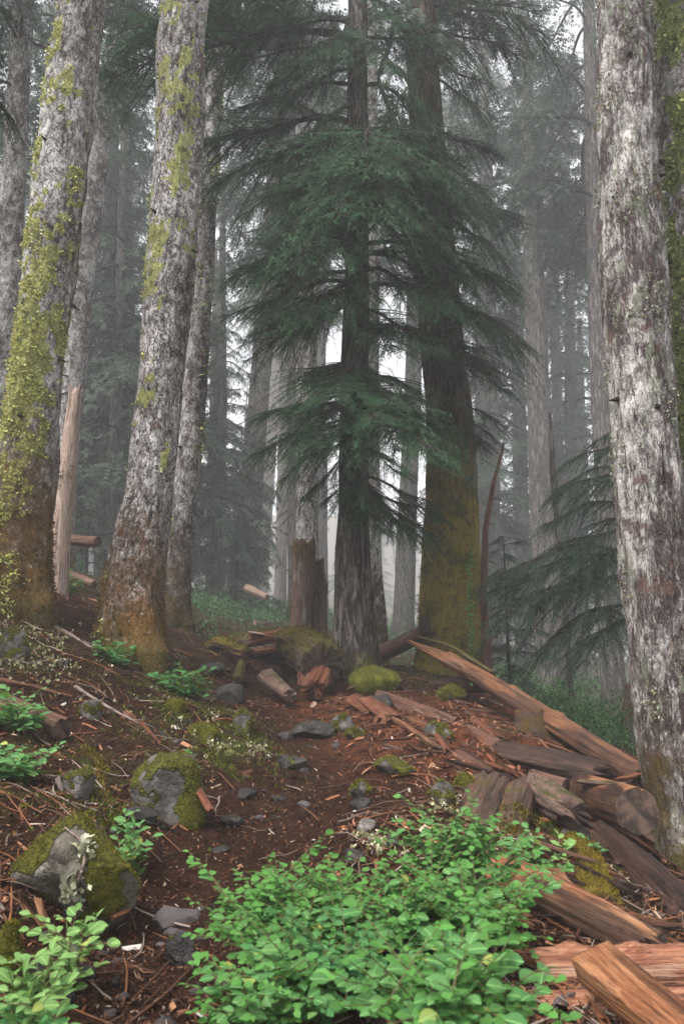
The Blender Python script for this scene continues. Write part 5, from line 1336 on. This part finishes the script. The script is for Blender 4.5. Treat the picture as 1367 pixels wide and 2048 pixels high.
# bleached branch with lichen lying over the boulder
_b = b1.location
_pp = [(152, 1775), (162, 1750), (170, 1725), (171, 1700), (160, 1680), (130, 1658), (100, 1662)]
def on_boulder(px, py):
    dx, dy, dz = ray(px, py)
    dg = bpy.context.evaluated_depsgraph_get()
    return Vector((dx, dy, dz)).normalized()
bpy.context.view_layer.update()
_pts = []
for px, py in _pp:
    d = on_boulder(px, py); mi = b1.matrix_world.inverted()
    hit, loc, nrm, _ = b1.ray_cast(mi @ Vector((0, 0, CAMZ)), (mi.to_3x3() @ d).normalized())
    if hit: _pts.append(np.array(b1.matrix_world @ (loc + nrm * 0.008)))
if len(_pts) > 2:
    _pts = np.array(_pts); t = np.linspace(0, len(_pts) - 1, 40)
    Cc = np.stack([np.interp(t, np.arange(len(_pts)), _pts[:, c]) for c in range(3)], -1)
    V, Q = tube(Cc - Cc[0], 0.006 * (1 - 0.5 * t / t.max()) * (1 + 0.2 * vnoise(np.stack([t * 3, t * 0, t * 0], -1), 4)), 7)
    o = link('stick', mk_mesh('stick', V, Q, None, True, [M['pale_stick']])); o.location = Cc[0]
    tag(o, 'bleached curved twig with lichen tufts lying on the largest boulder', 'stick')
    g = np.random.default_rng(8)
    q = np.concatenate([np.zeros((40, 3)) + g.normal(0, .018, (40, 3)), (Cc[24] - Cc[0]) + g.normal(0, .014, (25, 3))])
    stuff_mesh('lichen', leafy(q, np.tile([0, -0.5, 0.8], (len(q), 1)), 0.022, [(0.42, 0.43, 0.28), (0.36, 0.37, 0.24), (0.5, 0.5, 0.38)], g, 3), M['lichen'], o)

# ------------------------------------------------------------------ leafy shrubs
def leaf_arrays():
    u = np.array([0, 0.12, 0.3, 0.5, 0.7, 0.88, 1.0]); w = np.array([0.0, 0.17, 0.29, 0.33, 0.28, 0.15, 0.0])
    V, T = [], []
    for a, b in zip(u, w):
        z = -0.18 * (a - 0.35) ** 2
        V += [(a, -b, z + 0.2 * b), (a, 0, z), (a, b, z + 0.2 * b)]
    Q = []
    for i in range(6):
        k = i * 3
        Q += [(k, k + 3, k + 4, k + 1), (k + 1, k + 4, k + 5, k + 2)]
    return np.array(V), np.array(Q)
LV, LQ = leaf_arrays()
LV4 = LV.reshape(7, 3, 3)[[0, 2, 4, 6]].reshape(-1, 3); LQ4 = LQ[:6]
LEAFM = {m: mk_mesh('leaf', LV, LQ, None, True, [M[m]]) for m in ('leaf', 'leaf_pale', 'leaf_deep')}
_n = NT('shrub_leaf_mass'); _c = _n.attr('col')
M['leafmass'] = _n.done(_c, 0.5, None, 0.14, 0.3)

def shrub(name, label, base, tips, leaf_len, mat, seed, nobj=300, cat='shrub', twigs=4, spread=0.05, leaf_from=0.3, cam_pos=Vector((0, 0, CAMZ)), tw_len=0.16, group=None, pale=1.0):
    """base: ground points, tips: world points the stems reach"""
    g = np.random.default_rng(seed); r = random.Random(seed)
    org = Vector(base[0]); root = tree_root(name, org, label, cat, group)
    leaves = []
    for k, tip in enumerate(tips):
        b = Vector(base[k % len(base)]) + Vector((r.uniform(-spread, spread), r.uniform(-spread, spread), -0.03))
        tip = Vector(tip); h = (tip - b).length
        midp = b.lerp(tip, 0.5) + Vector((0, 0, h * 0.12)) - Vector((tip.x - b.x, tip.y - b.y, 0)) * 0.12
        t = np.linspace(0, 1, 12)[:, None]
        C = (1 - t) ** 2 * np.array(b) + 2 * t * (1 - t) * np.array(midp) + t ** 2 * np.array(tip)
        mb = MB(); V, Q = tube(C - np.array(org), np.linspace(0.0035, 0.0011, 12) * max(0.6, leaf_len / 0.045), 5); mb.add(V, Q)
        lines = [(C[int(leaf_from * 11):], 1.0)]
        for j in range(twigs):
            f = r.uniform(leaf_from * 0.8, 0.92); a = C[int(f * 11)]
            az = r.uniform(0, 6.283); l = tw_len * r.uniform(0.5, 1.1)
            e = a + np.array([math.cos(az) * l, math.sin(az) * l, l * r.uniform(0.05, 1.0)])
            tt = np.linspace(0, 1, 5)[:, None]
            D = a + (e - a) * tt; D[:, 2] += 0.06 * l * np.sin(np.pi * tt[:, 0])
            V, Q = tube(D - np.array(org), np.linspace(0.0018, 0.0008, 5), 4); mb.add(V, Q)
            lines.append((D, 0.9))
        link('stem', mb.mesh('stem', [M['stem']]), root)
        for D, s in lines:
            seg = np.linalg.norm(np.diff(D, axis=0), axis=1); cum = np.concatenate([[0], np.cumsum(seg)])
            n = max(2, int(cum[-1] / (leaf_len * 0.50)))
            for q in range(n + 1):
                u = cum[-1] * min(1.0, (q + 0.4) / n)
                p = np.array([np.interp(u, cum, D[:, c]) for c in range(3)])
                i = min(len(D) - 2, int(np.searchsorted(cum, u, 'right') - 1)); tg = D[i + 1] - D[i]; tg = tg / (np.linalg.norm(tg) + 1e-9)
                tg = np.array([tg[0], tg[1], tg[2] * 0.35]); tg /= np.linalg.norm(tg) + 1e-9
                lat = np.cross([0, 0, 1.0], tg); ll = np.linalg.norm(lat)
                lat = lat / ll if ll > 0.05 else np.array([math.cos(q * 2.4), math.sin(q * 2.4), 0])
                sg = 1 if q % 2 else -1
                d = tg * r.uniform(0.35, 0.8) + lat * sg * r.uniform(0.6, 1.0) if q < n else tg
                d = d + np.array([0, 0, r.uniform(-0.30, 0.25)])
                leaves.append((p, d / np.linalg.norm(d), leaf_len * s * r.uniform(0.5, 1.3) * (0.75 + 0.35 * math.sin(3.0 * (q + 0.5) / (n + 1)))))
    mats = []
    for p, d, L in leaves:
        x = Vector(d); up = Vector((r.uniform(-0.7, 0.7), r.uniform(-0.9, 0.3), 1)).normalized()
        y = up.cross(x); y.normalize(); z = x.cross(y)
        mats.append(Matrix.Translation(Vector(p) - org) @ Matrix((x, y, z)).transposed().to_4x4() @ Matrix.Diagonal((L, L * r.uniform(0.85, 1.15), L, 1)))
    order = sorted(range(len(leaves)), key=lambda i: (Vector(leaves[i][0]) - cam_pos).length / leaves[i][2])
    for i in order[:nobj]:
        link('leaf', LEAFM[mat], root, mats[i])
    rest = order[nobj:]
    if rest:
        mb = MB()
        ca = {'leaf': (0.09, 0.235, 0.05), 'leaf_pale': (0.20, 0.36, 0.11), 'leaf_deep': (0.07, 0.20, 0.06)}[mat]
        for i in rest:
            m = np.array(mats[i]); mb.add(LV4 @ m[:3, :3].T + m[:3, 3], LQ4, None, np.array(ca) * r.uniform(0.65, 1.15))
        o = link('foliage', mb.mesh('foliage', [M['leafmass']]), root); o['kind'] = 'stuff'
    return root

def ell_tips(cx, cy, rx, ry, n, Y0, Y1, seed, yslope=True):
    """stem tips spread over a measured outline; lower ones stand nearer"""
    r = random.Random(seed); out = []
    for k in range(n):
        a = k * 2.399963; q = math.sqrt((k + 0.5) / n)
        px, py = cx + rx * q * math.cos(a) + r.uniform(-8, 8), cy + ry * q * math.sin(a) + r.uniform(-8, 8)
        f = (py - (cy - ry)) / (2 * ry)
        Y = Y1 + (Y0 - Y1) * f + r.uniform(-0.06, 0.06)
        p = at(px, py, Y); p.z = max(p.z, gh(p.x, p.y) + 0.06)
        out.append(p)
    return out
def bases(pix, Y):
    o = []
    for px in pix:
        p = at(px, 1900, Y); p.z = gh(p.x, p.y); o.append(p)
    return o

shrub('huckleberry_bush', 'broad green huckleberry bush in front, spreading from the trail to the logs', bases([560, 640, 720, 500], 2.35), ell_tips(635, 1860, 180, 98, 38, 1.9, 2.45, 1) + [at(512, 1742, 2.3), at(455, 1785, 2.25), at(640, 1762, 2.35), at(700, 1752, 2.35), at(575, 1790, 2.2)], 0.032, 'leaf', 1, 300, twigs=8, leaf_from=0.45)
shrub('huckleberry_bush', 'dense green huckleberry bush overlapping the wet orange log', bases([830, 900, 960], 2.3), ell_tips(890, 1835, 190, 95, 32, 1.9, 2.4, 2), 0.032, 'leaf', 2, 300, twigs=8, leaf_from=0.45)
shrub('huckleberry_bush', 'airy huckleberry sprays rising in front of the decayed planks', bases([900, 960, 850], 2.75), ell_tips(930, 1690, 130, 58, 14, 2.5, 2.75, 3) + [at(915, 1622, 2.6), at(862, 1660, 2.55), at(958, 1642, 2.6), at(1020, 1705, 2.5), at(1085, 1775, 2.4), at(820, 1690, 2.6)], 0.034, 'leaf', 3, 300, twigs=6, leaf_from=0.4)
shrub('huckleberry_bush', 'large blurred leaves closest to the camera at the bottom edge', bases([820, 900, 980], 1.75), ell_tips(880, 2010, 220, 62, 22, 1.30, 1.62, 4), 0.040, 'leaf', 4, 300, twigs=4)
shrub('huckleberry_bush', 'low huckleberry clump at the bottom edge beside the trail', bases([500, 560, 470], 1.95), ell_tips(560, 1990, 95, 60, 16, 1.62, 1.9, 5), 0.031, 'leaf', 5, 300, twigs=6, leaf_from=0.4)
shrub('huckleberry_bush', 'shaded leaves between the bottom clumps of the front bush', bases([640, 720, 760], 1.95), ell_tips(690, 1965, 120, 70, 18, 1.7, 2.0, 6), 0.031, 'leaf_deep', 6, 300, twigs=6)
def plant(label, cx, cy, rx, ry, Y, n, leaf, mat, seed, name='seedling', cat='plant', nobj=200, twigs=2, tw=0.10, lf=0.25):
    p = at(cx, cy + ry, Y); p.z = gh(p.x, p.y)
    shrub(name, label, [p], ell_tips(cx, cy, rx, ry, n, Y - 0.1, Y + 0.1, seed), leaf, mat, seed, nobj, cat, twigs, 0.04, lf, tw_len=tw)
plant('pale leafy sprig arching over the lower trail left of the dark slab', 155, 1845, 62, 40, 2.15, 7, 0.036, 'leaf_pale', 11, tw=0.09)
plant('pale yellow-green plant at the lower left corner', 75, 1945, 85, 52, 1.85, 12, 0.038, 'leaf_pale', 12, tw=0.09)
plant('dim leafy plant at the very bottom left', 60, 2040, 100, 30, 1.7, 8, 0.036, 'leaf_deep', 13, tw=0.09)
plant('green plant beside the largest boulder on the trail side', 262, 1672, 34, 52, 3.0, 9, 0.040, 'leaf', 14, tw=0.07)
plant('bright seedling cluster at the photo edge over the short debarked log', 26, 1440, 52, 58, 4.2, 16, 0.062, 'leaf', 15, tw=0.14)
plant('bright seedling cluster lower at the photo edge', 24, 1560, 52, 62, 3.4, 16, 0.050, 'leaf', 16, tw=0.12)
plant('bluish-green bush at the foot of the plated trunk', 225, 1320, 44, 52, 6.2, 14, 0.058, 'leaf_deep', 17, tw=0.14, cat='shrub', name='small_bush')
plant('bluish-green bush between the plated trunk and the trail', 368, 1382, 68, 62, 6.0, 20, 0.060, 'leaf_deep', 18, tw=0.16, cat='shrub', name='small_bush')
plant('tiny bright plant behind the angular mossy rock', 372, 1522, 34, 20, 4.2, 5, 0.05, 'leaf_deep', 19, tw=0.06)
plant('tiny bright sprout above the largest boulder', 150, 1592, 26, 14, 3.5, 4, 0.038, 'leaf', 20, tw=0.05)
plant('upright bright sprigs among the log pile', 1050, 1690, 34, 44, 3.2, 7, 0.042, 'leaf', 21, tw=0.06)
plant('small bright sprigs left of the yellow moss log', 1085, 1745, 40, 34, 3.0, 7, 0.040, 'leaf', 22, tw=0.06)
plant('young sprout with pale leaf above the yellow moss log', 1112, 1695, 16, 24, 3.3, 3, 0.05, 'leaf_pale', 23, tw=0.04)
plant('little green tuft above the yellow moss log near the sawn log', 1175, 1690, 24, 14, 3.5, 4, 0.04, 'leaf', 24, tw=0.05)
plant('small dark plant at the foot of the pale broken snag', 140, 1165, 28, 26, 8.2, 10, 0.055, 'leaf_deep', 25, tw=0.16)
plant('light green twig of leaves on the gold-mossed trunk', 935, 1125, 10, 24, 8.3, 3, 0.05, 'leaf', 26, tw=0.06)
plant('thin leafy twig in front of the tall foggy trunk', 1115, 1370, 26, 22, 9.8, 7, 0.05, 'leaf', 27, tw=0.14)

# ------------------------------------------------------------------ litter, lichen scraps, undergrowth (uncountable)
g = np.random.default_rng(99)
def wedge(n, a, b, sp=0.62, pad=0.9):
    Y = 1 / (1 / a - g.random(n) * (1 / a - 1 / b)); x = g.uniform(-1, 1, n) * (sp * Y + pad)
    return x, Y
def chips(n, a, b, size, pal, prob, asp, tilt=0.35, sel=None, lift=0.004, sz_y=0.0):
    x, y = wedge(n, a, b)
    if sel is not None:
        k = sel(x, y); x, y = x[k], y[k]
    n = len(x); z = gz(x, y) + lift
    az = g.uniform(0, 2 * np.pi, n); L = size * np.exp(g.normal(0, 0.55, n)) * (1 + sz_y * y); w = L * g.uniform(*asp, n)
    d = np.stack([np.cos(az), np.sin(az), g.normal(0, tilt, n)], -1); d /= np.linalg.norm(d, axis=1, keepdims=True)
    # follow the slope of the ground
    e = 0.03
    sx = (gz(x + e, y, False) - gz(x - e, y, False)) / (2 * e); sy = (gz(x, y + e, False) - gz(x, y - e, False)) / (2 * e)
    d[:, 2] += d[:, 0] * sx + d[:, 1] * sy
    s = np.stack([-np.sin(az), np.cos(az), g.normal(0, tilt, n)], -1); s[:, 2] += s[:, 0] * sx + s[:, 1] * sy
    c = np.stack([x, y, z + np.abs(g.normal(0, 0.004, n))], -1)
    a0 = c - d * (L / 2)[:, None]; a1 = c + d * (L / 2)[:, None]; ws = s * (w / 2)[:, None]; up = np.array([0, 0, 1.0]) * (w * 0.35)[:, None]
    V = np.stack([a0 - ws, a0 + ws, c + ws * 1.1, a1 + ws * 0.5, a1 - ws * 0.6, c - ws * 0.9, c + up], 1).reshape(-1, 3)
    b_ = np.arange(n)[:, None] * 7
    T = np.concatenate([b_ + np.array(q) for q in ((0, 6, 1), (1, 6, 2), (2, 6, 3), (3, 6, 4), (4, 6, 5), (5, 6, 0))])[:, ::-1]
    pc = np.asarray(pal)[g.choice(len(pal), n, p=np.array(prob) / sum(prob))] * g.uniform(0.6, 1.3, (n, 1))
    return V, T, np.repeat(pc, 7, 0)
def needles_(n, a, b):
    x, y = wedge(n, a, b); z = gz(x, y) + 0.003 + 0.008 * g.random(n)
    az = g.uniform(0, 2 * np.pi, n); L = 0.008 * (1 + 0.28 * y) * np.exp(g.normal(0, 0.35, n)); w = L * g.uniform(0.10, 0.38, n)
    d = np.stack([np.cos(az), np.sin(az), g.normal(0, 0.5, n)], -1) * (L / 2)[:, None]; sv = np.stack([-np.sin(az), np.cos(az), g.normal(0, 0.5, n)], -1) * w[:, None]
    c = np.stack([x, y, z], -1)
    V = np.stack([c - d, c + sv, c + d], 1).reshape(-1, 3)
    pal = np.array([(0.022, 0.011, 0.008), (0.07, 0.029, 0.016), (0.145, 0.056, 0.026), (0.25, 0.12, 0.065), (0.40, 0.28, 0.2), (0.04, 0.034, 0.033)])
    C = pal[g.choice(6, n, p=[.24, .24, .26, .16, .05, .05])] * g.uniform(0.6, 1.3, (n, 1))
    C = C * (1 - 0.35 * trail_mask(x, y))[:, None]
    return V, np.arange(3 * n).reshape(-1, 3), np.repeat(C, 3, 0)
CH = [(0.03, 0.015, 0.010), (0.075, 0.032, 0.019), (0.18, 0.068, 0.032), (0.30, 0.15, 0.08), (0.42, 0.30, 0.22), (0.13, 0.10, 0.09), (0.03, 0.025, 0.025)]
def joinr(*rs):
    o, V, T, C = 0, [], [], []
    for v, t, c in rs: V.append(v); T.append(t + o); C.append(c); o += len(v)
    return np.concatenate(V), np.concatenate(T), np.concatenate(C)
off = lambda x, y: trail_mask(x, y) < 0.5
redsel = lambda x, y: np.array([math.exp(-min((((a - p.x) / r) ** 2 + ((b - p.y) / (r * 1.4)) ** 2) for p, r in RSP)) for a, b in zip(x, y)]) > g.random(len(x))
RSP = [(at(740, 1420, 6.6), 0.45), (at(850, 1490, 5.5), 0.45), (at(640, 1390, 7.2), 0.4), (at(950, 1440, 6.2), 0.5), (at(970, 1530, 4.9), 0.4), (at(800, 1450, 5.9), 0.4), (at(905, 1540, 4.9), 0.35)]
o = stuff_mesh('litter', joinr(
    needles_(150000, 1.2, 14),
    chips(14000, 1.3, 11, 0.008, CH, (34, 27, 12, 4, 1, 5, 8), (0.2, 0.5), sel=lambda x, y: trail_mask(x, y) < 0.45 + 0.7 * g.random(len(x)), sz_y=0.2),
    chips(9000, 1.3, 11, 0.022, CH, (25, 25, 20, 9, 4, 10, 8), (0.08, 0.3), sel=off, sz_y=0.15),
    chips(1100, 1.3, 10, 0.020, CH, (5, 10, 30, 25, 5, 0, 0), (0.15, 0.4), sel=lambda x, y: trail_mask(x, y) < g.random(len(x)) * 1.1, sz_y=0.1),
    chips(500, 1.4, 9, 0.014, [(0.45, 0.38, 0.30), (0.5, 0.46, 0.42)], (1, 1), (0.1, 0.5), sz_y=0.05),
    chips(34000, 3.5, 9, 0.024, [(0.15, 0.05, 0.026), (0.24, 0.09, 0.045), (0.07, 0.026, 0.016), (0.34, 0.175, 0.095)], (4, 3, 5, 1), (0.10, 0.4), 0.5, redsel, 0.012),
    ), M['litter'])
tag(o, 'needle and bark litter strewn over trail and banks', kind='stuff')
# twigs
mb = MB()
x, y = wedge(3800, 1.4, 12); k = trail_mask(x, y) < g.random(len(x)) * 1.2; x, y = x[k], y[k]
for i in range(len(x)):
    a = g.uniform(0, np.pi); L = 0.05 * math.exp(g.normal(0.2, 0.6)) * (1 + 0.1 * y[i]); bend = g.normal(0, 0.12)
    t = np.array([-1, -0.3, 0.4, 1.0]) * L
    X = x[i] + t * math.cos(a) - bend * t ** 2 / L * math.sin(a); Yy = y[i] + t * math.sin(a) + bend * t ** 2 / L * math.cos(a)
    Z = gz(X, Yy) + 0.006 + 0.02 * g.random() * np.array([0, 0.3, 0.6, 1.0])
    V, Q = tube(np.stack([X, Yy, Z], -1), np.array([1, 0.9, 0.75, 0.4]) * 0.0022 * (1 + 0.12 * y[i]) * g.uniform(0.6, 1.7), 4)
    mb.add(V, Q, None, [(0.05, 0.025, 0.018), (0.14, 0.06, 0.03), (0.13, 0.09, 0.07), (0.24, 0.19, 0.155), (0.2, 0.085, 0.04), (0.09, 0.045, 0.03), (0.05, 0.025, 0.018), (0.14, 0.06, 0.03), (0.09, 0.045, 0.03)][g.integers(0, 9)])
o = link('twig_litter', mb.mesh('twig_litter', [M['litter']])); tag(o, 'fine fallen twigs scattered over the forest floor', kind='stuff')
# pebbles
mb = MB()
bm = bmesh.new(); bmesh.ops.create_icosphere(bm, subdivisions=2, radius=1.0)
IV = np.array([v.co[:] for v in bm.verts]); IT = np.array([[v.index for v in f.verts] for f in bm.faces]); bm.free()
x, y = wedge(420, 1.5, 9)
zz = gz(x, y)
for i in range(len(x)):
    s = 0.010 * math.exp(g.normal(0, 0.5)) * (1 + 0.15 * y[i])
    if trail_mask(x[i:i + 1], y[i:i + 1])[0] < 0.15 and g.random() < 0.6: continue
    v = IV * (1 + 0.35 * vnoise(IV * 1.4 + i * 3.1, i)[:, None]) * np.array([s * g.uniform(1, 1.8), s, s * g.uniform(0.4, 0.8)])
    a = g.uniform(0, 6.28); v = v @ np.array([[math.cos(a), math.sin(a), 0], [-math.sin(a), math.cos(a), 0], [0, 0, 1]])
    mb.add(v + np.array([x[i], y[i], zz[i]]), None, IT, np.array([0.045, 0.038, 0.038]) * g.uniform(0.5, 1.8))
o = link('gravel', mb.mesh('gravel', [M['litter']], False)); tag(o, 'small dark pebbles pressed into the trail', kind='stuff')
# fallen lichen scraps
P = []
for (px, py, n, s) in [(40, 1290, 60, .22), (100, 1270, 50, .2), (25, 1335, 40, .12), (115, 1335, 30, .12), (90, 1350, 20, .1), (455, 1505, 40, .12), (530, 1505, 20, .08), (445, 1490, 20, .08),
                       (765, 1690, 40, .045), (745, 1685, 25, .04), (320, 1600, 0, .1), (30, 1300, 40, .2), (240, 1420, 12, .15), (930, 1600, 25, .06), (880, 1620, 15, .05), (360, 1460, 15, .1), (330, 1390, 15, .1), (60, 1240, 40, .25), (420, 1450, 20, .1)]:
    if n:
        c = gp(px, py); q = np.stack([c.x + g.normal(0, s, n), c.y + g.normal(0, s * 1.3, n)], -1)
        P.append(np.concatenate([q, gz(q[:, 0], q[:, 1])[:, None] + 0.012], 1))
P = np.concatenate(P)
o = stuff_mesh('fallen_lichen', leafy(P, np.tile([0, 0, 1.0], (len(P), 1)), 0.017, [(0.44, 0.42, 0.24), (0.36, 0.36, 0.18), (0.52, 0.48, 0.34), (0.30, 0.33, 0.12)], g, 4), M['lichen'])
tag(o, 'pale scraps of fallen lichen on the ground', kind='stuff')
# ground moss cushions
P = []
for (px, py, n, s) in [(430, 1490, 900, .28), (410, 1455, 600, .2), (350, 1400, 500, .22), (480, 1465, 300, .1), (500, 1295, 500, .4), (90, 1560, 500, .25), (350, 1330, 400, .3), (1120, 1670, 400, .16), (1090, 1655, 300, .12),
                       (560, 1540, 0, .1), (420, 1530, 300, .12), (915, 1375, 400, .3), (20, 1260, 500, .3), (1060, 1480, 300, .2), (470, 1530, 200, .08), (840, 1350, 300, .25), (230, 1640, 200, .08), (330, 1430, 300, .2)]:
    if n:
        c = gp(px, py); q = np.stack([c.x + g.normal(0, s, n), c.y + g.normal(0, s * 1.3, n)], -1)
        q = q[vnoise(np.concatenate([q * 7, q[:, :1] * 0], 1), 2) > -0.1]
        P.append(np.concatenate([q, gz(q[:, 0], q[:, 1])[:, None] + 0.004], 1))
P = np.concatenate(P)
o = stuff_mesh('ground_moss', fuzz(P, np.tile([0, 0, 1.0], (len(P), 1)), 0.02, [(0.09, 0.10, 0.012), (0.13, 0.13, 0.02), (0.06, 0.07, 0.01), (0.05, 0.09, 0.02)], g, 5), M['moss'])
tag(o, 'green moss creeping over the bank soil', kind='stuff')
# misty low undergrowth
P = []
for (px, py, Y, n, s) in [(440, 1245, 12.5, 900, .6), (400, 1235, 13, 700, .7), (510, 1225, 15, 900, .7), (560, 1220, 17, 800, .9), (460, 1200, 18, 800, 1.2), (780, 1262, 15, 900, 1.0), (770, 1240, 20, 700, 1.5), (1000, 1320, 12, 600, .8),
                          (1180, 1440, 10, 1300, .8), (1120, 1430, 11, 900, .8), (1240, 1470, 9, 900, .6), (1190, 1490, 8, 700, .5), (1050, 1390, 13, 800, 1.0), (1200, 1400, 15, 900, 1.4), (1160, 1500, 7.6, 300, .4),
                          (300, 1200, 14, 500, 1.0), (180, 1160, 14, 500, 1.0), (690, 1262, 14, 500, .8), (860, 1255, 22, 500, 1.5), (1130, 1380, 18, 700, 1.6), (450, 1270, 10.5, 300, .4), (960, 1300, 16, 500, 1.0)]:
    Y = far_(Y); s = s * (1 + max(0, Y - 11) / 14)
    c = at(px, py, Y); q = np.stack([c.x + g.normal(0, s, n), c.y + g.normal(0, s, n)], -1)
    hgt = np.abs(fbm(np.concatenate([q * 1.6, q[:, :1] * 0], 1), 2, 9)) * 0.9 * g.random(n) + 0.05 * g.random(n)
    P.append(np.concatenate([q, (gz(q[:, 0], q[:, 1]) + hgt)[:, None]], 1))
P = np.concatenate(P)
o = stuff_mesh('undergrowth', leafy(P, np.tile([0, -0.2, 0.9], (len(P), 1)), 0.0036 * np.repeat(P[:, 1], 2), [(0.07, 0.17, 0.06), (0.10, 0.22, 0.08), (0.13, 0.25, 0.09), (0.05, 0.12, 0.05)], g, 2), M['under'])
tag(o, 'low misty green undergrowth behind the ridge', kind='stuff')

# ------------------------------------------------------------------ haze
bm = bmesh.new(); bmesh.ops.create_cube(bm, size=1.0)
me = bpy.data.meshes.new('haze'); bm.to_mesh(me); bm.free()
hz_ = link('haze', me)
bpy.context.view_layer.update()
hi = max((ob.matrix_world @ Vector(c)).z for ob in COL.objects if ob.type == 'MESH' and ob is not hz_ for c in ob.bound_box) + 0.5
lo = float(gzv.min()) - 1.0
hz_.scale = (360, 200, hi - lo); hz_.location = (0, 88, (lo + hi) / 2)
_m = bpy.data.materials.new('fog_air'); _m.use_nodes = True; _t = _m.node_tree; _t.nodes.clear()
_o = _t.nodes.new('ShaderNodeOutputMaterial'); _v = _t.nodes.new('ShaderNodeVolumePrincipled')
_v.inputs['Color'].default_value = (0.975, 0.98, 0.99, 1); _v.inputs['Density'].default_value = FOG_DENSITY
_t.links.new(_v.outputs[0], _o.inputs['Volume'])
me.materials.append(_m)
tag(hz_, 'grey fog hanging between the trees', kind='stuff')
